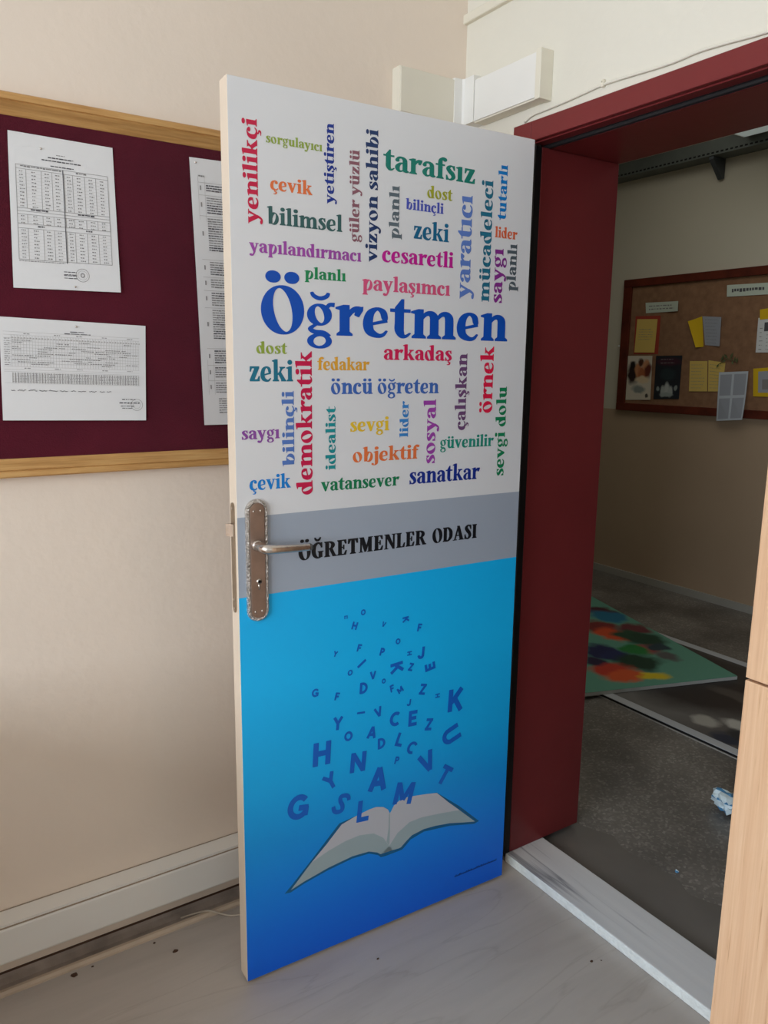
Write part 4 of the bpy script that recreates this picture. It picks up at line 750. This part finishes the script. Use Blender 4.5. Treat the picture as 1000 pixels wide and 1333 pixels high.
dk = blobs('night_poster_print', '20242c', [(0, 0.10, 0.10, 0.025, '401c2c'), (0, -0.075, 0.022, 0.045, 'b9bdbb'), (0.03, -0.09, 0.018, 0.035, 'aeb4b2'), (-0.03, -0.09, 0.018, 0.035, 'aeb4b2'), (0, -0.11, 0.05, 0.015, '9da6a4'), (0.068, -0.075, 0.011, 0.016, '8f9896'), (-0.068, -0.065, 0.012, 0.016, '8f9896'), (0, 0.02, 0.06, 0.04, '28353a')], (1, 2), warp=0.008, wscale=30)
wall_sheet('dark_poster', [(1.511, 1.550), (1.312, 1.552), (1.311, 1.278), (1.505, 1.270)], [dk, M['ink']], rows(0.2, 0.8, 0.08, 0.16, 2, 1, 0.015), 'dark poster with a white flower shape at its foot', 'poster')
wall_sheet('notice', [(1.284, 1.761), (1.193, 1.788), (1.166, 1.604), (1.213, 1.600)], [yel2], [], 'bright yellow curling sheet left of the grey sheet', curl=lambda a, b: 0.012 * (1 - a) ** 2)
wall_sheet('notice', [(1.191, 1.788), (1.057, 1.777), (1.051, 1.605), (1.156, 1.614)], [greyp, M['ink']], rows(0.12, 0.9, 0.1, 0.9, 8, 1, 0.02), 'grey blue printed sheet beside the curling bright yellow one', curl=lambda a, b: 0.008 * a ** 2)
wall_sheet('notice', [(1.254, 1.517), (1.130, 1.517), (1.112, 1.333), (1.241, 1.329)], [yel, M['ink']], rows(0.1, 0.9, 0.12, 0.88, 8, 1, 0.012), 'left one of the two adjoining yellow text sheets')
wall_sheet('notice', [(1.123, 1.522), (1.007, 1.508), (1.012, 1.336), (1.106, 1.333)], [yel, M['ink']], rows(0.1, 0.9, 0.12, 0.88, 8, 1, 0.012), 'yellow text sheet tucked behind the hanging grey four-panel sheet')
wall_sheet('title_label', [(1.043, 1.962), (0.774, 1.956), (0.767, 1.891), (1.036, 1.894)], [pale, M['ink_dark']], dashes(0.12, 0.88, 0.35, 0.28, 1, 0.04, 0.07, 0.018), 'pale title label with one dark printed word under the frame top', 'label')
four = [bar(0.06, 0.46, 0.05, 0.48, 1), bar(0.54, 0.95, 0.05, 0.48, 1), bar(0.06, 0.46, 0.54, 0.96, 1), bar(0.54, 0.95, 0.54, 0.96, 1), bar(0.26, 0.42, 0.26, 0.38, 2), bar(0.70, 0.92, 0.22, 0.34, 2), bar(0.28, 0.42, 0.70, 0.86, 2), bar(0.62, 0.76, 0.72, 0.84, 2)]
wall_sheet('picture_sheet', [(1.033, 1.450), (0.844, 1.459), (0.838, 1.176), (1.022, 1.157)], [mat('pale_blue_paper', 'c6ccd4', 0.8), greyp, M['ink_dark']], four, 'pale sheet of four grey pictures hanging over the corkboard frame', curl=lambda a, b: 0.016 + 0.025 * a * b ** 2, x=XS)
wall_sheet('notice', [(0.819, 1.809), (0.680, 1.822), (0.676, 1.759), (0.813, 1.752)], [yel2], [], 'yellow sheet showing above the white notice with a dark block')
wall_sheet('notice', [(0.824, 1.762), (0.640, 1.776), (0.622, 1.565), (0.819, 1.566)], [M['paper'], M['ink'], M['ink_dark']], [bar(0.22, 0.7, 0.15, 0.40, 2)] + rows(0.08, 0.2, 0.3, 0.9, 6, 1, 0.02) + rows(0.3, 0.9, 0.5, 0.9, 5, 3 - 2, 0.015), 'white notice with a dark printed block by the cabinet edge')
wall_sheet('framed_print', [(0.824, 1.474), (0.600, 1.492), (0.590, 1.317), (0.807, 1.314)], [yel2, greyp, M['ink']], [bar(0.14, 0.88, 0.12, 0.86, 1), bar(0.25, 0.75, 0.40, 0.75, 2)], 'grey print on a yellow card below the white notice with a dark block', 'card')
sp = empty('leaf_sprig', (XS - 0.003, 0.985, 1.525)); tag(sp, 'small dried green sprig pinned above the four-picture sheet', 'sprig')
olive = mat('olive_leaf', '5c6440', 0.8); mb = MB(); mb.tube([(XS - 0.004, 1.045, 1.500), (XS - 0.008, 0.99, 1.530), (XS - 0.004, 0.93, 1.515)], 0.002, 6); mb.build('twig', olive, sp)
for k in range(9):
    t = k / 8; y, z = 1.045 - 0.115 * t, 1.502 + 0.028 * math.sin(math.pi * t); a = R.uniform(0.6, 2.4); l_ = R.uniform(0.03, 0.045); dy, dz = math.cos(a) * l_, math.sin(a) * l_ * (1 if k % 3 else -0.7); mb = MB()
    nx_, nz_ = -dz * 0.22, dy * 0.22
    mb.poly([(XS - 0.007, y, z), (XS - 0.012, y + dy * 0.5 + nx_, z + dz * 0.5 + nz_), (XS - 0.010, y + dy, z + dz), (XS - 0.009, y + dy * 0.5 - nx_, z + dz * 0.5 - nz_)]); mb.build('leaf', olive, sp)

# perforated cable tray, its bracket, a ceiling batten
ty = empty('cable_tray', (XC - 0.06, 0, 2.70)); tag(ty, 'grey perforated metal cable tray high on the corridor wall', 'cable tray')
TX = XC - 0.125; mb = MB(); mb.box(TX, XC - 0.001, -5.4, 4.8, 2.690, 2.693); mb.build('tray_base', M['galv'], ty)
mb = MB(); mb.box(TX - 0.003, TX, -5.4, 4.8, 2.690, 2.775); mb.build('tray_side', M['galv'], ty)
mb = MB()
for k in range(90): y = -0.4 + k * 0.03; mb.box(TX - 0.0042, TX - 0.0028, y, y + 0.017, 2.699, 2.708)
mb.build('slot_row', M['black'], ty)
mb = MB(); mb.prism([(XC - 0.001, 2.580), (XC - 0.02, 2.572), (XC - 0.122, 2.672), (XC - 0.122, 2.689), (XC - 0.001, 2.689)], lambda p, q, t: (p, t, q), 1.135, 1.165); tag(mb.build('wall_bracket', M['bracket'], bevel=0.002), 'dark steel bracket under the corridor cable tray', 'bracket')
fx = empty('ceiling_batten', (2.40, 0.0, 2.95)); tag(fx, 'pale ceiling batten with an added glow in the corridor above the cable tray', 'ceiling batten')
mb = MB(); mb.box(2.30, 2.72, -0.62, 0.93, 2.735, 2.80); mb.build('batten_body', M['white_plastic'], fx, bevel=0.004)
glow_mat = mat('added_panel_glow', 'e6ece8', 0.5); glow_mat.node_tree.nodes['Principled BSDF'].inputs['Emission Color'].default_value = (0.85, 1.0, 0.95, 1); glow_mat.node_tree.nodes['Principled BSDF'].inputs['Emission Strength'].default_value = 0.16  # weak glow added so the pale batten underside reads brighter
mb = MB(); mb.box(2.32, 2.70, -0.60, 0.91, 2.731, 2.735); mb.build('glow_panel', glow_mat, fx)
mb = MB(); mb.tube([(2.45, -0.4, 2.80), (2.45, -0.4, 2.95)], 0.006, 8); mb.build('hanger', M['galv'], fx); mb = MB(); mb.tube([(2.45, 0.6, 2.80), (2.45, 0.6, 2.95)], 0.006, 8); mb.build('hanger', M['galv'], fx)

# ---------------------------------------------------------------- pictures lying on the corridor floor
dp = empty('framed_picture', (1.61, 0.2, FZ)); tag(dp, 'large dark print with a grey border lying flat under the teal canvas', 'picture')
DX0, DX1, DY0, DY1 = 1.149, 2.066, -0.75, 1.30
B(DX0 + 0.004, DX1, DY0, DY1, FZ, 0.0255).build('backing_board', mat('black_board_edge', '17171a', 0.5), dp)
B(DX0, DX0 + 0.004, DY0, DY1, FZ, 0.016).build('lower_lip', M['skirt'], dp)
dprint = blobs('dark_photo_print', '5b5754', [(-0.28, 0.02, 0.22, 0.30, '6f6d6a'), (0.0, -0.05, 0.30, 0.28, '2a2322'), (0.10, -0.30, 0.22, 0.22, '2b2220'), (0.05, -0.20, 0.05, 0.13, '4c4540'), (0.02, -0.42, 0.05, 0.06, '6a3f38'), (-0.22, -0.38, 0.05, 0.07, 'b9b6ae'), (-0.30, -0.28, 0.045, 0.06, 'a9a69e'), (-0.29, -0.46, 0.06, 0.07, '26262a'), (-0.36, -0.42, 0.04, 0.07, '222a3c'), (-0.1, 0.55, 0.3, 0.3, '45403c'), (0.35, 0.3, 0.2, 0.5, '4a4643'), (0.30, -0.25, 0.1, 0.6, '35302e')], (0, 1), warp=0.06, wscale=7)
mb = MB(); mb.box(DX0 + 0.05, DX1 - 0.05, DY0 + 0.05, DY1 - 0.05, 0.0255, 0.0262); mb.build('printed_image', dprint, dp)
mb = MB(); mb.box(DX0 + 0.004, DX0 + 0.05, DY0, DY1, 0.0255, 0.0275); mb.box(DX1 - 0.05, DX1, DY0, DY1, 0.0255, 0.0275); mb.box(DX0 + 0.05, DX1 - 0.05, DY0, DY0 + 0.05, 0.0255, 0.0275); mb.box(DX0 + 0.05, DX1 - 0.05, DY1 - 0.05, DY1, 0.0255, 0.0275)
mb.build('border', mat('grey_white_border', 'b9bcc0', 0.4), dp)
ang = math.atan2(0.952, 0.305)       # long edge of the teal canvas
TA = Vector((1.83, 0.115)); ta = Vector((-0.958, 0.287)); tb = Vector((0.305, 0.952))
tl = empty('painted_canvas', (1.83, 0.115, 0.028)); tag(tl, 'teal canvas with multicoloured paint strokes lying on the dark print', 'canvas')
tl.rotation_euler = (0, 0, ang - math.pi / 2); tl.matrix_basis = Matrix.Translation((1.83, 0.115, 0.028)) @ Matrix.Rotation(ang - math.pi / 2, 4, 'Z')
TEAL= [(0.106, 1.031, 0.085, 0.101, '4a2030'), (0.117, 0.938, 0.094, 0.113, '1f6f8f'), (0.263, 0.774, 0.097, 0.118, '7a2a2a'), (0.258, 0.654, 0.088, 0.111, 'd0502a'), (0.088, 0.714, 0.096, 0.089, '6a3038'), (0.177, 0.618, 0.084, 0.084, '1f4a35'), (0.13, 0.543, 0.114, 0.096, '16402f'), (0.201, 0.422, 0.074, 0.064, '9a4a4a'), (0.133, 0.435, 0.062, 0.052, '243c46'), (0.28, 0.426, 0.078, 0.076, '1f7a3a'), (0.457, 0.44, 0.092, 0.1, '1c2450'), (0.409, 0.371, 0.075, 0.073, '1e2a5a'), (0.561, 0.325, 0.069, 0.082, '2a2040'), (0.357, 0.262, 0.118, 0.104, '123a2a'), (0.544, 0.228, 0.114, 0.081, 'c03a28'), (0.528, 0.136, 0.118, 0.068, 'd8582a'), (0.399, 0.104, 0.069, 0.052, 'd8c020'), (0.163, 0.311, 0.065, 0.071, '5a5a5a')]
paint = blobs('teal_canvas_paint', '5f9a86', [(-a_, b_, ra * 1.0, rb * 1.0, c_) for a_, b_, ra, rb, c_ in TEAL], (0, 1), warp=0.07, wscale=9)
mb = MB(); mb.box(-1.05, 0, 0, 1.55, 0.0, 0.016); mb.build('canvas_edge', mat('white_canvas_edge', 'c9cdc9', 0.7), tl, local=True)
mb = MB(); mb.box(-1.05, -0.0, 0.0, 1.55, 0.0162, 0.0172); mb.build('painted_face', paint, tl, local=True)
# crumpled wrapper by the cabinet
import bmesh
def crumple(seed, r):
    bm = bmesh.new(); bmesh.ops.create_icosphere(bm, subdivisions=3, radius=r); rr = random.Random(seed)
    ds = [(Vector((rr.uniform(-1, 1), rr.uniform(-1, 1), rr.uniform(-1, 1))).normalized(), rr.uniform(0.55, 0.95)) for _ in range(16)]
    for v in bm.verts:
        n = v.co.normalized(); k = 1.0
        for d, c in ds:
            q = n.dot(d)
            if q > 0.2: k = min(k, c / max(q, 0.3) if q * 1 > c else k)
        v.co = n * r * (k * rr.uniform(0.82, 1.18)); v.co.z *= 0.75
    zm = min(v.co.z for v in bm.verts)
    for v in bm.verts: v.co.z -= zm
    me = bpy.data.meshes.new('crumpled_wrapper'); bm.to_mesh(me); bm.free()
    me.materials.append(M['tissue']); me.materials.append(M['tissue_blue'])
    for p in me.polygons: p.material_index = 1 if (p.center.x * 13 + p.center.z * 31) % 1.0 < 0.18 else 0
    o = bpy.data.objects.new('crumpled_wrapper', me); col.objects.link(o); return o
cw = crumple(5, 0.052); cw.location = (0.795, -0.515, FZ); cw.scale = (1.0, 1.15, 1.0); tag(cw, 'crumpled white and blue wrapper on the corridor floor', 'wrapper')
cp = crumple(9, 0.006); cp.location = (0.38, -0.622, FZ); cp.name = 'paper_crumb'; tag(cp, 'tiny white paper crumb on the corridor floor past the sill', 'paper crumb')
